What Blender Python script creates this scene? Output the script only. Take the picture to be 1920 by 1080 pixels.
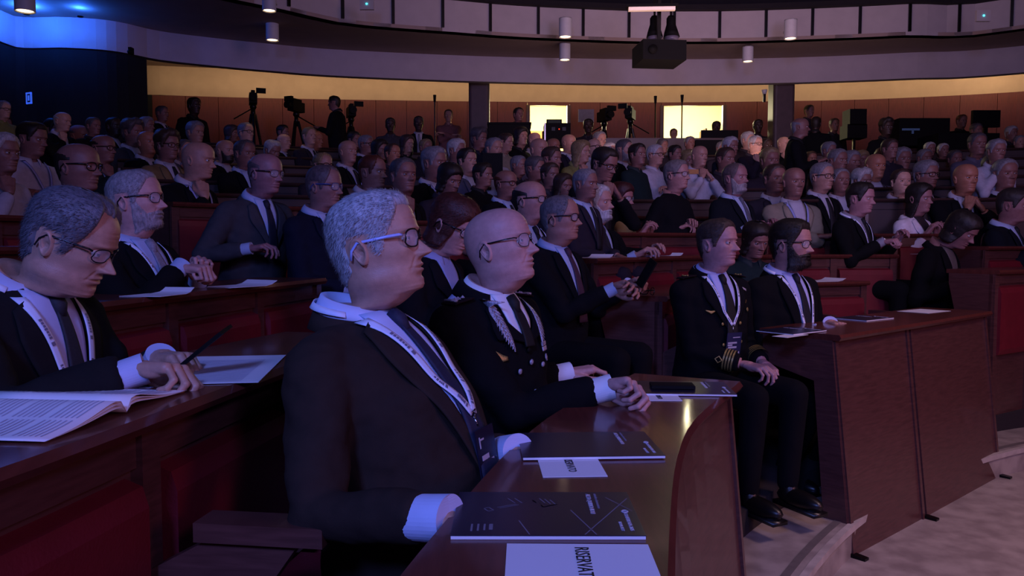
import bpy, bmesh, math, random
import numpy as np
from mathutils import Vector, Matrix, noise
from mathutils.bvhtree import BVHTree

for _o in list(bpy.data.objects): bpy.data.objects.remove(_o, do_unlink=True)
SC = bpy.context.scene; COL = SC.collection
R = math.radians
# ------------------------------------------------------------------ camera
FOC = 1480.0
CAM = Vector((0.0, 0.0, 1.25)); PITCH = math.atan(85.0/FOC)
cam_d = bpy.data.cameras.new('camera'); cam_d.lens = 36.0*FOC/1920.0; cam_d.sensor_width = 36.0
cam_d.clip_start = 0.05; cam_d.clip_end = 200
cam = bpy.data.objects.new('camera', cam_d); COL.objects.link(cam)
cam.location = CAM; cam.rotation_euler = (R(90)-PITCH, 0, 0); SC.camera = cam
# ------------------------------------------------------------------ exposure and world
SC.view_settings.view_transform = 'Standard'; SC.view_settings.look = 'None'
SC.view_settings.gamma = 1.0; SC.view_settings.exposure = 0.0; SC.view_settings.use_curve_mapping = False
SC.cycles.use_denoising = True
SC.cycles.max_bounces = 5
w = bpy.data.worlds.new('world'); SC.world = w; w.use_nodes = True
w.node_tree.nodes['Background'].inputs[0].default_value = (0.50, 0.35, 0.75, 1)
w.node_tree.nodes['Background'].inputs[1].default_value = 0.006
# ------------------------------------------------------------------ lights of the hall and added fills
def area(name, loc, target, size, power, col, shape='DISK', spread=180):
    d = bpy.data.lights.new(name, 'AREA'); d.shape = shape; d.size = size; d.energy = power; d.color = col
    d.spread = R(spread)
    o = bpy.data.objects.new(name, d); COL.objects.link(o); o.location = loc
    o.rotation_euler = (Vector(target)-Vector(loc)).to_track_quat('-Z', 'Y').to_euler(); return o
def spot(name, loc, target, power, col, ang=40, blend=0.5, size=0.05):
    d = bpy.data.lights.new(name, 'SPOT'); d.energy = power; d.color = col; d.spot_size = R(ang); d.spot_blend = blend
    d.shadow_soft_size = size
    o = bpy.data.objects.new(name, d); COL.objects.link(o); o.location = loc
    o.rotation_euler = (Vector(target)-Vector(loc)).to_track_quat('-Z', 'Y').to_euler(); return o
area('stage_wash_blue', (-1.0, -2.6, 3.6), (0.2, 2.0, 1.0), 0.9, 78, (0.17, 0.26, 1.0), spread=120)
area('stage_wash_violet', (3.0, -3.0, 3.8), (1.0, 4.0, 0.9), 1.2, 56, (0.34, 0.28, 0.90), spread=130)
area('stage_screen_glow', (7.0, -1.5, 2.8), (1.0, 3.5, 1.0), 2.2, 52, (0.90, 0.34, 0.46), spread=140)
area('hall_wash_far', (2.0, 3.5, 4.75), (2.0, 10.0, 1.6), 2.2, 34, (0.60, 0.42, 0.56), spread=150)
area('gallery_wash', (3.0, 1.0, 2.6), (2.5, 12.0, 4.6), 1.6, 22, (0.50, 0.37, 0.80), spread=70)
area('floor_wash', (4.2, 1.5, 5.0), (3.6, 2.6, 0.0), 1.2, 46, (0.80, 0.50, 0.56), spread=80)  # added fill to brighten the marble floor, no fixture there
area('soffit_bounce', (2.5, 8.6, 3.5), (2.5, 9.6, 5.0), 5.0, 60, (0.85, 0.50, 0.48), spread=170)  # added upward fill in place of light bounced onto the soffit
# ------------------------------------------------------------------ pixel helpers (frame 1920x1080)
_cp, _sp = math.cos(PITCH), math.sin(PITCH)
def ray(px, py):
    u = (px-960)/FOC; v = (540-py)/FOC
    return Vector((u, _cp+v*_sp, -_sp+v*_cp))
def P(px, py, y):
    r = ray(px, py); return CAM + r*(y/r.y)
def Z(px, py, z):
    r = ray(px, py); return CAM + r*((z-CAM.z)/r.z)
# ------------------------------------------------------------------ materials
def lin(h):
    h = h.lstrip('#'); c = [int(h[i:i+2], 16)/255 for i in (0, 2, 4)]
    return tuple((x/12.92 if x <= 0.04045 else ((x+0.055)/1.055)**2.4) for x in c)+(1.0,)
MATS = {}
def mat(name, col='#808080', rough=0.6, metal=0.0, emit=None, es=1.0, usecol=False, nscale=30, namp=0.12, bump=0.0,
        bscale=200, stretch=(1, 1, 1), col2=None, sheen=0.0, alpha=1.0, coat=0.0, trans=0.0, wave=None):
    if name in MATS: return MATS[name]
    m = bpy.data.materials.new(name); m.use_nodes = True; nt = m.node_tree; b = nt.nodes['Principled BSDF']
    MATS[name] = m
    b.inputs['Roughness'].default_value = rough; b.inputs['Metallic'].default_value = metal
    b.inputs['Sheen Weight'].default_value = sheen; b.inputs['Coat Weight'].default_value = coat
    b.inputs['Alpha'].default_value = alpha; b.inputs['Transmission Weight'].default_value = trans
    tc = nt.nodes.new('ShaderNodeTexCoord'); mp = nt.nodes.new('ShaderNodeMapping'); mp.inputs['Scale'].default_value = stretch
    nt.links.new(tc.outputs['Object'], mp.inputs['Vector'])
    if usecol:
        oi = nt.nodes.new('ShaderNodeObjectInfo'); base = oi.outputs['Color']
    else:
        rgb = nt.nodes.new('ShaderNodeRGB'); rgb.outputs[0].default_value = lin(col); base = rgb.outputs[0]
    n = nt.nodes.new('ShaderNodeTexNoise'); n.inputs['Scale'].default_value = nscale; n.inputs['Detail'].default_value = 4
    nt.links.new(mp.outputs[0], n.inputs['Vector'])
    if col2:
        r2 = nt.nodes.new('ShaderNodeRGB'); r2.outputs[0].default_value = lin(col2)
        mr = nt.nodes.new('ShaderNodeMapRange'); mr.inputs[1].default_value = 0.38; mr.inputs[2].default_value = 0.64
        nt.links.new(n.outputs['Fac'], mr.inputs[0])
        mx = nt.nodes.new('ShaderNodeMix'); mx.data_type = 'RGBA'
        nt.links.new(mr.outputs[0], mx.inputs['Factor']); nt.links.new(base, mx.inputs[6]); nt.links.new(r2.outputs[0], mx.inputs[7])
        base = mx.outputs[2]
    elif namp:
        mr = nt.nodes.new('ShaderNodeMapRange'); mr.inputs[1].default_value = 0.3; mr.inputs[2].default_value = 0.7
        mr.inputs[3].default_value = 1-namp; mr.inputs[4].default_value = 1+namp
        nt.links.new(n.outputs['Fac'], mr.inputs[0])
        mx = nt.nodes.new('ShaderNodeVectorMath'); mx.operation = 'SCALE'
        nt.links.new(base, mx.inputs[0]); nt.links.new(mr.outputs[0], mx.inputs['Scale']); base = mx.outputs[0]
    nt.links.new(base, b.inputs['Base Color'])
    if bump:
        n2 = nt.nodes.new('ShaderNodeTexNoise'); n2.inputs['Scale'].default_value = bscale; n2.inputs['Detail'].default_value = 3
        nt.links.new(mp.outputs[0], n2.inputs['Vector'])
        bp = nt.nodes.new('ShaderNodeBump'); bp.inputs['Strength'].default_value = bump; bp.inputs['Distance'].default_value = 0.004
        nt.links.new(n2.outputs['Fac'], bp.inputs['Height']); nt.links.new(bp.outputs[0], b.inputs['Normal'])
    if emit:
        b.inputs['Emission Color'].default_value = lin(emit); b.inputs['Emission Strength'].default_value = es
    return m
M_skin = mat('skin', usecol=True, rough=0.48, nscale=60, namp=0.10, bump=0.15, bscale=350)
M_hair = mat('hair', usecol=True, rough=0.55, nscale=120, namp=0.35, bump=0.3, bscale=420, stretch=(1, 1, 0.35))
M_cloth = mat('cloth', usecol=True, rough=0.9, nscale=25, namp=0.10, bump=0.25, bscale=700)
for _m in (M_cloth, ): _m.node_tree.nodes['Principled BSDF'].inputs['Specular IOR Level'].default_value = 0.15
M_linen = mat('shirt_cotton', usecol=True, rough=0.8, nscale=18, namp=0.05)
M_tie = mat('tie_silk', usecol=True, rough=0.75, nscale=160, namp=0.22)
M_leather = mat('shoe_leather', '#100d0d', rough=0.35)
M_eye = mat('eye_white', '#c9c2c0', rough=0.15, namp=0); M_iris = mat('eye_iris', '#20160f', rough=0.1, namp=0)
M_frame = mat('glasses_frame_plastic', usecol=True, rough=0.25, namp=0)
M_glass = mat('clear_glass', '#e8ecff', rough=0.03, alpha=0.16, namp=0)
M_black0 = None
M_wood = mat('red_brown_wood', '#55332f', rough=0.32, nscale=7, namp=0.22, stretch=(1.5, 1.5, 14), coat=0.25)
M_woodtop = mat('varnished_desk_wood', '#5a2c24', rough=0.38, nscale=6, namp=0.18, stretch=(14, 1.5, 3), coat=0.5)
M_wooddk = mat('dark_wood', '#38201a', rough=0.4, nscale=9, namp=0.2, stretch=(2, 2, 10))
M_red = mat('crimson_leather', '#6a1420', rough=0.5, nscale=12, namp=0.10, bump=0.2, bscale=160)
M_marble = mat('pale_marble', '#a89b90', rough=0.35, nscale=7, col2='#8a7d75', bump=0)
M_marbledk = mat('grey_marble_strip', '#6d645f', rough=0.4, nscale=20)
M_carpet = mat('tier_carpet', '#241a1c', rough=0.95, nscale=60)
M_plaster = mat('cream_plaster', '#b9b1b2', rough=0.85, nscale=5, namp=0.05)
M_soffit = mat('soffit_plaster', '#a08d84', rough=0.85, nscale=4, namp=0.05)
M_yplaster = mat('warm_wall_plaster', '#b09c84', rough=0.85, nscale=5, namp=0.05)
M_panelw = mat('wall_panel_wood', '#571c1a', rough=0.6, nscale=9, namp=0.22, stretch=(8, 8, 0.8))
M_dark = mat('dark_ceiling_paint', '#17131a', rough=0.9, nscale=8)
M_drape = mat('dark_blue_wall', '#0d1014', rough=0.9, nscale=8)
M_column = mat('column_brown', '#4a3a3c', rough=0.55, nscale=14)
M_black = mat('black_plastic', '#08080a', rough=0.7, namp=0.05)
M_blackm = mat('black_metal', '#121214', rough=0.35, metal=0.6, namp=0)
M_white = mat('white_paint', '#c9c9cc', rough=0.5, namp=0.03)
M_paper = mat('white_paper', '#e6e3ea', rough=0.75, nscale=3, namp=0.02)
M_ink = mat('dark_ink', '#1c1a22', rough=0.6, namp=0)
M_cover = mat('brochure_navy_cover', '#1c1a2e', rough=0.28, nscale=4, namp=0.05)
M_print = mat('pale_print', '#b9b4c4', rough=0.5, namp=0)
M_printd = mat('dim_print', '#787284', rough=0.5, namp=0)
M_steel = mat('steel', '#b8b8c0', rough=0.25, metal=1.0, namp=0)
M_silver = mat('silver_embroidery', '#b4b0c0', rough=0.35, metal=0.35, nscale=300, namp=0.5, bump=0.8, bscale=300)
M_gold = mat('gold_braid', '#a08a50', rough=0.4, metal=0.4, nscale=300, namp=0.3)
M_lamp = mat('lamp_glow', '#ffffff', emit='#ffd9a8', es=5.0)
M_room = mat('lit_room_wall', '#e4d8b4', rough=0.8, nscale=4, namp=0.04)
M_screen = mat('screen_blue_glow', '#101420', rough=0.2, emit='#2a3c90', es=0.12)
M_black.node_tree.nodes['Principled BSDF'].inputs['Specular IOR Level'].default_value = 0.2
M_woodtop.node_tree.nodes['Principled BSDF'].inputs['Coat Roughness'].default_value = 0.09
M_woodtop.node_tree.nodes['Principled BSDF'].inputs['Specular IOR Level'].default_value = 0.15
# ------------------------------------------------------------------ object helpers
def mesh_of(name, V, F, smooth=True, mats=None, fm=None):
    me = bpy.data.meshes.new(name); me.from_pydata([tuple(map(float, v)) for v in V], [], [tuple(f) for f in F]); me.update()
    if smooth: me.polygons.foreach_set('use_smooth', [True]*len(me.polygons))
    for m in (mats or []): me.materials.append(m)
    if fm is not None: me.polygons.foreach_set('material_index', fm)
    return me
def link(name, me, parent=None, color=None, mtx=None):
    o = bpy.data.objects.new(name, me); COL.objects.link(o)
    if parent is not None: o.parent = parent
    if color is not None: o.color = color
    if mtx is not None: o.matrix_local = mtx
    return o
def tag(o, label=None, cat=None, group=None, kind=None):
    if label: o['label'] = label
    if cat: o['category'] = cat
    if group: o['group'] = group
    if kind: o['kind'] = kind
    return o
def empty(name, loc, rz=0, **k):
    o = bpy.data.objects.new(name, None); COL.objects.link(o); o.location = loc; o.rotation_euler = (0, 0, rz); o.empty_display_size = 0.05
    tag(o, **k); return o
class MB:
    def __init__(s): s.V = []; s.F = []; s.M = []
    def add(s, V, F, mi=0):
        n = len(s.V); s.V += [tuple(v) for v in V]; s.F += [tuple(i+n for i in f) for f in F]; s.M += [mi]*len(F); return s
    def box(s, a, b, mtx=None, mi=0):
        x0, y0, z0 = a; x1, y1, z1 = b
        V = [(x0,y0,z0),(x1,y0,z0),(x1,y1,z0),(x0,y1,z0),(x0,y0,z1),(x1,y0,z1),(x1,y1,z1),(x0,y1,z1)]
        if mtx is not None: V = [mtx@Vector(v) for v in V]
        return s.add(V, [(0,3,2,1),(4,5,6,7),(0,1,5,4),(1,2,6,5),(2,3,7,6),(3,0,4,7)], mi)
    def tube(s, pts, rad, seg=12, cap=True, mi=0, sq=1.0):
        pts = [Vector(p) for p in pts]
        if not hasattr(rad, '__len__'): rad = [rad]*len(pts)
        V = []; F = []; up = None
        for i, p in enumerate(pts):
            t = (pts[min(i+1, len(pts)-1)]-pts[max(i-1, 0)]).normalized()
            if up is None:
                up = Vector((0, 0, 1)) if abs(t.z) < 0.9 else Vector((1, 0, 0))
            n = (up-t*up.dot(t)).normalized(); b = t.cross(n); up = n
            for k in range(seg):
                a = 2*math.pi*k/seg; V.append(p+(n*math.cos(a)*sq+b*math.sin(a))*rad[i])
        for i in range(len(pts)-1):
            for k in range(seg):
                k2 = (k+1) % seg; F.append((i*seg+k, i*seg+k2, (i+1)*seg+k2, (i+1)*seg+k))
        if cap:
            F.append(tuple(range(seg-1, -1, -1))); F.append(tuple((len(pts)-1)*seg+k for k in range(seg)))
        return s.add(V, F, mi)
    def ball(s, c, r, seg=12, rings=8, mi=0, mtx=None):
        if not hasattr(r, '__len__'): r = (r, r, r)
        V = [(0, 0, 1)]; F = []
        for i in range(1, rings):
            a = math.pi*i/rings
            for k in range(seg): b = 2*math.pi*k/seg; V.append((math.sin(a)*math.cos(b), math.sin(a)*math.sin(b), math.cos(a)))
        V.append((0, 0, -1)); e = len(V)-1
        for k in range(seg):
            k2 = (k+1) % seg; F.append((0, 1+k, 1+k2)); F.append((e, 1+(rings-2)*seg+k2, 1+(rings-2)*seg+k))
            for i in range(rings-2): F.append((1+i*seg+k, 1+(i+1)*seg+k, 1+(i+1)*seg+k2, 1+i*seg+k2))
        V = [Vector((v[0]*r[0], v[1]*r[1], v[2]*r[2])) for v in V]
        if mtx is not None: V = [mtx@v for v in V]
        return s.add([v+Vector(c) for v in V], F, mi)
    def capsule(s, a, b, ra, rb, seg=10, mi=0):
        a = Vector(a); b = Vector(b); d = (b-a)
        if d.length < 1e-5: return s.ball(a, ra, seg)
        d.normalize()
        pts = [a-d*ra*0.95, a-d*ra*0.7, a-d*ra*0.3, a, b, b+d*rb*0.3, b+d*rb*0.7, b+d*rb*0.95]
        return s.tube(pts, [ra*0.3, ra*0.71, ra*0.95, ra, rb, rb*0.95, rb*0.71, rb*0.3], seg, mi=mi)
    def mesh(s, name, mats, smooth=True):
        return mesh_of(name, s.V, s.F, smooth, mats, s.M)
    def build(s, name, mats, parent=None, smooth=False, color=None, mtx=None):
        if not isinstance(mats, (list, tuple)): mats = [mats]
        return link(name, s.mesh(name, mats, smooth), parent, color, mtx)
def grid_mesh(G, closeu=False, mi=0):
    """G: (n, m, 3) array -> V, F"""
    n, m, _ = G.shape; V = G.reshape(-1, 3); F = []
    for i in range(n-1):
        for j in range(m if closeu else m-1):
            j2 = (j+1) % m; F.append((i*m+j, (i+1)*m+j, (i+1)*m+j2, i*m+j2))
    return V, F
def remesh(mb, voxel, it=3, name='rm', mats=()):
    me = mb.mesh(name, [], True); o = bpy.data.objects.new(name, me); COL.objects.link(o)
    r = o.modifiers.new('r', 'REMESH'); r.mode = 'VOXEL'; r.voxel_size = voxel
    if it:
        s = o.modifiers.new('s', 'SMOOTH'); s.factor = 0.5; s.iterations = it
    dg = bpy.context.evaluated_depsgraph_get(); out = bpy.data.meshes.new_from_object(o.evaluated_get(dg))
    bpy.data.objects.remove(o, do_unlink=True); bpy.data.meshes.remove(me)
    n = len(out.vertices); V = np.empty(n*3); out.vertices.foreach_get('co', V); V = V.reshape(-1, 3)
    F = [tuple(p.vertices) for p in out.polygons]; bpy.data.meshes.remove(out)
    return V, F
def solid(V, F, th, normal=None):
    """thicken an open sheet along +-normals (numpy)"""
    V = np.asarray(V, float); N = np.zeros_like(V)
    for f in F:
        a, b, c = V[f[0]], V[f[1]], V[f[2]]; n = np.cross(b-a, c-a)
        for i in f: N[i] += n
    L = np.linalg.norm(N, axis=1, keepdims=True); N = N/np.maximum(L, 1e-12)
    n0 = len(V); V2 = np.vstack([V+N*th/2, V-N*th/2]); F2 = list(F)+[tuple(i+n0 for i in reversed(f)) for f in F]
    ed = {}
    for f in F:
        for i in range(len(f)):
            a, b = f[i], f[(i+1) % len(f)]; k = (min(a, b), max(a, b)); ed.setdefault(k, []).append((a, b))
    for k, l in ed.items():
        if len(l) == 1: a, b = l[0]; F2.append((b, a, a+n0, b+n0))
    return V2, F2
def text_mesh(s, size, name='text', ext=0.0004):
    c = bpy.data.curves.new(name, 'FONT'); c.body = s; c.size = size; c.extrude = ext; c.resolution_u = 2
    o = bpy.data.objects.new(name, c); COL.objects.link(o); dg = bpy.context.evaluated_depsgraph_get(); dg.update()
    me = bpy.data.meshes.new_from_object(o.evaluated_get(dg)); bpy.data.objects.remove(o, do_unlink=True); return me
# ------------------------------------------------------------------ head surface
_T = {  # below the brow: z, front, back, half width, centre x
 'z': [0.03, 0.02, 0.0, -0.02, -0.04, -0.06, -0.08, -0.095, -0.108, -0.117, -0.123, -0.130, -0.145, -0.17],
 'F': [0.096, 0.0915, 0.090, 0.0895, 0.090, 0.0895, 0.0865, 0.0862, 0.0838, 0.073, 0.054, 0.039, 0.032, 0.032],
 'B': [0.098, 0.0975, 0.095, 0.0895, 0.083, 0.078, 0.0755, 0.0745, 0.074, 0.074, 0.074, 0.074, 0.075, 0.077],
 'W': [0.0765, 0.0760, 0.0745, 0.0720, 0.0675, 0.0630, 0.0570, 0.0525, 0.0510, 0.0505, 0.0505, 0.0510, 0.0525, 0.0560],
}
def _sp_(z, k):
    return np.interp(-z, [-a for a in _T['z']], _T[k])
def g(x, s): return np.exp(-(x/s)**2)
def head_surf(z, ph, jowl=0.0, nose=1.0, wid=1.0, brow=1.0, chin=1.0):
    """z (n,) heights, ph (m,) angles -> (n,m,3) surface of a head, face towards +X"""
    z = z[:, None]; ph = ph[None, :]
    s = np.clip((z-0.03)/0.091, 0, 1)
    up = z > 0.03
    k = lambda a, p, q: a*np.power(np.clip(1-np.power(s, p), 0, 1), 1/q)
    F = np.where(up, k(0.096, 2.7, 2.3), _sp_(z, 'F')); B = np.where(up, k(0.098, 2.3, 2.1), _sp_(z, 'B')); W = np.where(up, k(0.0765, 2.5, 2.2), _sp_(z, 'W'))
    W = W*wid + jowl*0.012*g(z+0.085, 0.03); F = F+jowl*0.010*g(z+0.122, 0.012)+(chin-1)*0.02*g(z+0.098, 0.018)
    c = np.cos(ph); sn = np.sin(ph)
    low = np.clip((-z-0.03)/0.05, 0, 1)*np.clip((z+0.125)/0.01, 0, 1)   # jaw: narrower towards the chin
    e = 0.92+0.14*low
    X = np.sign(c)*np.abs(c)**e*np.where(c > 0, F, B); Y = np.sign(sn)*np.abs(sn)**0.96*W
    fr = np.clip(c*2.2, 0, 1); ay = np.abs(Y)
    nz = np.interp(-z, [-.03, -.018, -.008, 0.0, .010, .020, .027, .032, .036, .040, .045], [0, 0, .003, .0068, .0140, .0220, .0270, .0270, .0205, .008, 0])*nose
    ns = np.interp(-z, [-.02, 0, .015, .03, .04], [.006, .0078, .0098, .0135, .0135])
    D = nz*np.exp(-np.power(ay/ns, 2.3))
    D += 0.0085*nose*g(ay-0.0145, 0.006)*g(z+0.031, 0.0075)
    D += 0.0048*g(z+0.0565, 0.0045)*g(Y, 0.021) + 0.0052*g(z+0.0710, 0.005)*g(Y, 0.018) - 0.0055*g(z+0.0640, 0.0019)*g(Y, 0.024)
    D += -0.0038*g(z+0.084, 0.006)*g(Y, 0.022) + 0.003*g(z+0.097, 0.014)*g(Y, 0.020)
    D += -0.0145*g(ay-0.031, 0.0145)*g(z-0.008, 0.0110) + 0.0050*brow*g(ay-0.029, 0.020)*g(z-0.0265, 0.0070)+0.002*g(Y, 0.01)*g(z-0.028, 0.008)
    D += 0.0048*g(ay-0.047, 0.017)*g(z+0.016, 0.014) - 0.0035*g(ay-0.050, 0.017)*g(z+0.055, 0.020)
    ln = ay-(0.019+(-z-0.03)*0.42); D += -0.0022*np.exp(-(ln/0.0035)**2)*np.clip((-z-0.028)/0.008, 0, 1)*np.clip((0.075+z)/0.012, 0, 1)
    D += -0.0012*g(z-0.062, 0.0018)*g(Y, 0.035)-0.0010*g(z-0.050, 0.0016)*g(Y, 0.04)
    X = X+D*fr
    Y = Y*(1-0.035*g(z-0.035, 0.02)*g(np.abs(ph)-1.0, 0.35))
    zz = np.where(z > -0.027, z*0.965, -0.02606+(z+0.027)*0.86)
    return np.stack([X*1.035, Y, np.broadcast_to(zz, X.shape)], -1)
def zmap(z): return np.where(z > -0.027, z*0.965, -0.02606+(z+0.027)*0.86)
def phis(m, q=0.62):
    t = np.linspace(-math.pi, math.pi, m, endpoint=False); return t-q*np.sin(t)
def zs(n, top=0.1205, bot=-0.124):
    a = np.linspace(0, 1, n); s = top-(top-bot)*(a**1.0); k = max(3, n//7)
    t = np.linspace(0, math.pi/2, k+1)[1:]; cap = 0.085+(top-0.085)*np.cos(t)
    return np.concatenate([cap[:-1], np.linspace(0.085, bot, n-k+1)])
def ear_mesh(sgn, n=11, m=30):
    V = []; F = []
    for i in range(n):
        r = min(1.0, i/(n-2))
        for j in range(m):
            a = 2*math.pi*j/m; u = 0.0165*math.cos(a)*(1+0.26*math.sin(a)); v = 0.0305*math.sin(a)
            h = 0.0085+0.0055*math.exp(-((r-0.84)/0.12)**2)*(0.72+0.28*math.sin(a))*(1-0.8*max(0, math.cos(a))*(math.sin(a)<0.3))-0.0085*math.exp(-((u*r-0.002)**2+(v*r+0.005)**2)/0.0080**2)*1.0+0.0035*math.exp(-((r-0.55)/0.11)**2)*(math.cos(a) < 0.3)*(math.sin(a) > -0.6)
            if i == n-1: h = -0.010
            p = Vector((u*max(r, 0.02), h, v*max(r, 0.02)))
            V.append(p)
    for i in range(n-1):
        for j in range(m): j2 = (j+1) % m; F.append((i*m+j, i*m+j2, (i+1)*m+j2, (i+1)*m+j))
    F.append(tuple(range(m-1, -1, -1)))
    Mx = Matrix.Translation((-0.012, 0.0705, -0.004))@Matrix.Rotation(R(-11), 4, 'Y')@Matrix.Rotation(R(17), 4, 'Z')
    V = [Mx@v for v in V]
    if sgn < 0: V = [Vector((v.x, -v.y, v.z)) for v in V]; F = [tuple(reversed(f)) for f in F]
    return V, F
# hair styles: returns thickness weight 0..1 per (z,phi)
def hair_mask(style, z, ph):
    a = np.abs(ph)*180/math.pi; z = z[:, None]; a = a[None, :]
    def line(pa, pz): return np.interp(a, pa, pz)
    if style == 'full':   L = line([0, 20, 36, 48, 58, 66, 71, 80, 85, 112, 119, 150, 180], [.080, .084, .082, .056, .034, .006, -.016, -.016, .030, .030, -.045, -.078, -.084])
    elif style == 'recede': L = line([0, 18, 30, 42, 52, 60, 67, 72, 80, 85, 112, 119, 150, 180], [.098, .103, .107, .090, .055, .030, .002, -.014, -.014, .030, .030, -.045, -.072, -.078])
    elif style == 'short': L = line([0, 22, 38, 50, 60, 68, 72, 80, 85, 112, 119, 150, 180], [.088, .088, .080, .056, .034, .004, -.012, -.012, .030, .030, -.040, -.070, -.076])
    elif style == 'fringe': L = line([0, 56, 64, 72, 80, 85, 112, 119, 150, 180], [.2, .2, .030, .004, .000, .030, .030, -.042, -.068, -.074])
    elif style == 'long': L = line([0, 22, 40, 55, 66, 78, 100, 180], [.080, .076, .058, .030, -.02, -.12, -.2, -.2])
    elif style == 'bob': L = line([0, 22, 40, 55, 66, 78, 100, 180], [.066, .062, .050, .020, -.04, -.10, -.11, -.11])
    elif style == 'beard': L = None
    else: L = line([0, 180], [.3, .3])
    if style == 'fringe': hi = line([0, 80, 100, 140, 180], [.04, .045, .062, .075, .080]); m = np.clip((z-L)/0.012, 0, 1)*np.clip((hi-z)/0.02, 0, 1)*np.clip((a-79)/9, 0, 1)
    elif style == 'beard':
        up = line([0, 14, 24, 45, 58, 70, 80, 90], [-.043, -.043, -.048, -.054, -.035, -.005, .010, .02])
        m = np.clip((up-z)/0.008, 0, 1)*np.clip((84-a)/8, 0, 1)*(1-0.9*g(z+0.0640, 0.006)*(a < 15))
    else: m = np.clip((z-L)/0.014, 0, 1)
    return m
def hair_mesh(style, n=60, m=96, thick=0.012, lump=0.003, seed=1, strands=0, hp={}, top=1.0):
    rnd = random.Random(seed)
    lowest = {'long': -0.21, 'bob': -0.125, 'beard': -0.135}.get(style, -0.09)
    z = zs(n, bot=lowest); ph = phis(m, 0.35)
    zc = np.maximum(z, -0.035) if style in ('long', 'bob') else z
    S = head_surf(zc, ph, **hp); S[:, :, 2] = np.broadcast_to(zmap(z)[:, None], S.shape[:2])
    if style in ('long', 'bob'):
        S[:, :, 1] *= (1+np.clip((-z-0.03)/0.3, 0, 0.18))[:, None]
    mk = hair_mask(style, z, ph)
    N = S.copy(); N[:, :, 2] = np.where(N[:, :, 2] > 0, N[:, :, 2]*0.9, N[:, :, 2]*0.15); N /= np.linalg.norm(N, axis=2, keepdims=True)
    topw = np.clip((z-0.03)/0.07, 0, 1)[:, None]*top
    amt = np.where(mk > 0, (mk**0.6)*thick*(0.55+0.75*topw), -0.006)
    if style == 'beard': amt = np.where(mk > 0, (mk**0.5)*thick*(0.6+0.9*np.clip((-z[:, None]-0.07)/0.04, 0, 1)), -0.006)
    P0 = S.reshape(-1, 3)
    nz = np.array([noise.noise(Vector((p[0]*38+seed, p[1]*38, p[2]*30)))+0.5*noise.noise(Vector((p[0]*110, p[1]*110+seed, p[2]*60))) for p in P0]).reshape(S.shape[:2])
    amt = amt+np.where(mk > 0.25, nz*lump, 0)
    G = S+N*amt[:, :, None]
    V, F = grid_mesh(G, True)
    keep = (mk > 0).reshape(-1)
    F = [f for f in F if keep[f[0]] or keep[f[1]] or keep[f[2]] or keep[f[3]]]
    if style != 'beard': F.append(tuple(range(m-1, -1, -1)))
    if style in ('long', 'bob'): pass
    V = list(map(tuple, V)); F = [tuple(reversed(f)) for f in F]
    if strands:
        idx = np.argwhere(mk > 0.12)
        for _ in range(strands):
            i, j = idx[rnd.randrange(len(idx))]
            if i < 2 and rnd.random() < 0.8: continue
            p = Vector(G[i, j]); nn = Vector(N[i, j])
            p += Vector((rnd.uniform(-1, 1), rnd.uniform(-1, 1), rnd.uniform(-1, 1)))*0.0025
            if style == 'beard': fl = Vector((0.15, 0, -1))
            else: fl = Vector((-1.0, p.y*6*(rnd.random()), -0.25-1.0*max(0, -p.x*9)-1.2*max(0, abs(p.y)*9-0.3)))
            fl = (fl-nn*fl.dot(nn)).normalized()
            d = (fl*0.85+nn*rnd.uniform(0.12, 0.5)+Vector((rnd.uniform(-1, 1), rnd.uniform(-1, 1), rnd.uniform(-1, 1)))*0.22)
            L = rnd.uniform(0.007, 0.016)*(0.5+thick*45)
            sd = d.cross(nn).normalized()*0.00055; b = p-nn*0.002; mid = b+d*L*0.55+nn*0.001; tip = b+d*L-nn*0.0015
            k = len(V); V += [tuple(b-sd), tuple(b+sd), tuple(mid+sd*0.8), tuple(mid-sd*0.8), tuple(tip)]
            F += [(k, k+1, k+2, k+3), (k+3, k+2, k+4)]
    return mesh_of('hair', V, F, True, [M_hair])
def glasses_meshes(lw=0.0245, lh=0.019, fr=0.0019, rim=True, tz=0.016, arm=0.0022, x0=0.101):
    out = []
    def lensring(y0, n=20):
        pts = []
        for k in range(n+1):
            a = 2*math.pi*k/n; c, s = math.cos(a), math.sin(a)
            yy = y0+lw*np.sign(c)*abs(c)**0.75; zz = 0.006+lh*np.sign(s)*abs(s)**0.75
            pts.append((x0-0.35*(abs(yy)-0.01)*abs(yy)/0.06-0.004*(zz < 0), yy, zz))
        return pts
    mb = MB(); ln = []
    for y0 in (-0.0325, 0.0325):
        pts = lensring(y0)
        mb.tube(pts, fr if rim else fr*0.5, 6)
        c = Vector((sum(p[0] for p in pts)/len(pts), y0, 0.006)); k = len(ln)
        l = MB(); l.add([c]+pts[:-1], [(0, i+1, (i+1) % 20+1) for i in range(20)]); V, F = solid(l.V, l.F, 0.0015); l2 = MB(); l2.add(V, F); ln.append(l2.mesh('lens', [M_glass]))
    mb.tube([(x0, -0.008, 0.009), (x0+0.003, 0, 0.012), (x0, 0.008, 0.009)], fr, 6)
    arms = []
    for s in (-1, 1):
        am = MB(); arms.append(am); am.tube([(x0-0.021, s*0.056, 0.014), (x0-0.026, s*0.067, tz), (x0-0.05, s*0.0775, tz), (0.01, s*0.0805, tz-0.001), (-0.014, s*0.0815, tz-0.001), (-0.030, s*0.079, tz-0.016), (-0.036, s*0.076, tz-0.035)], arm, 8, sq=1.6)
    return mb.mesh('glasses', [M_frame]), [q.mesh('temple_arm', [M_frame]) for q in arms], ln
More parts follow.
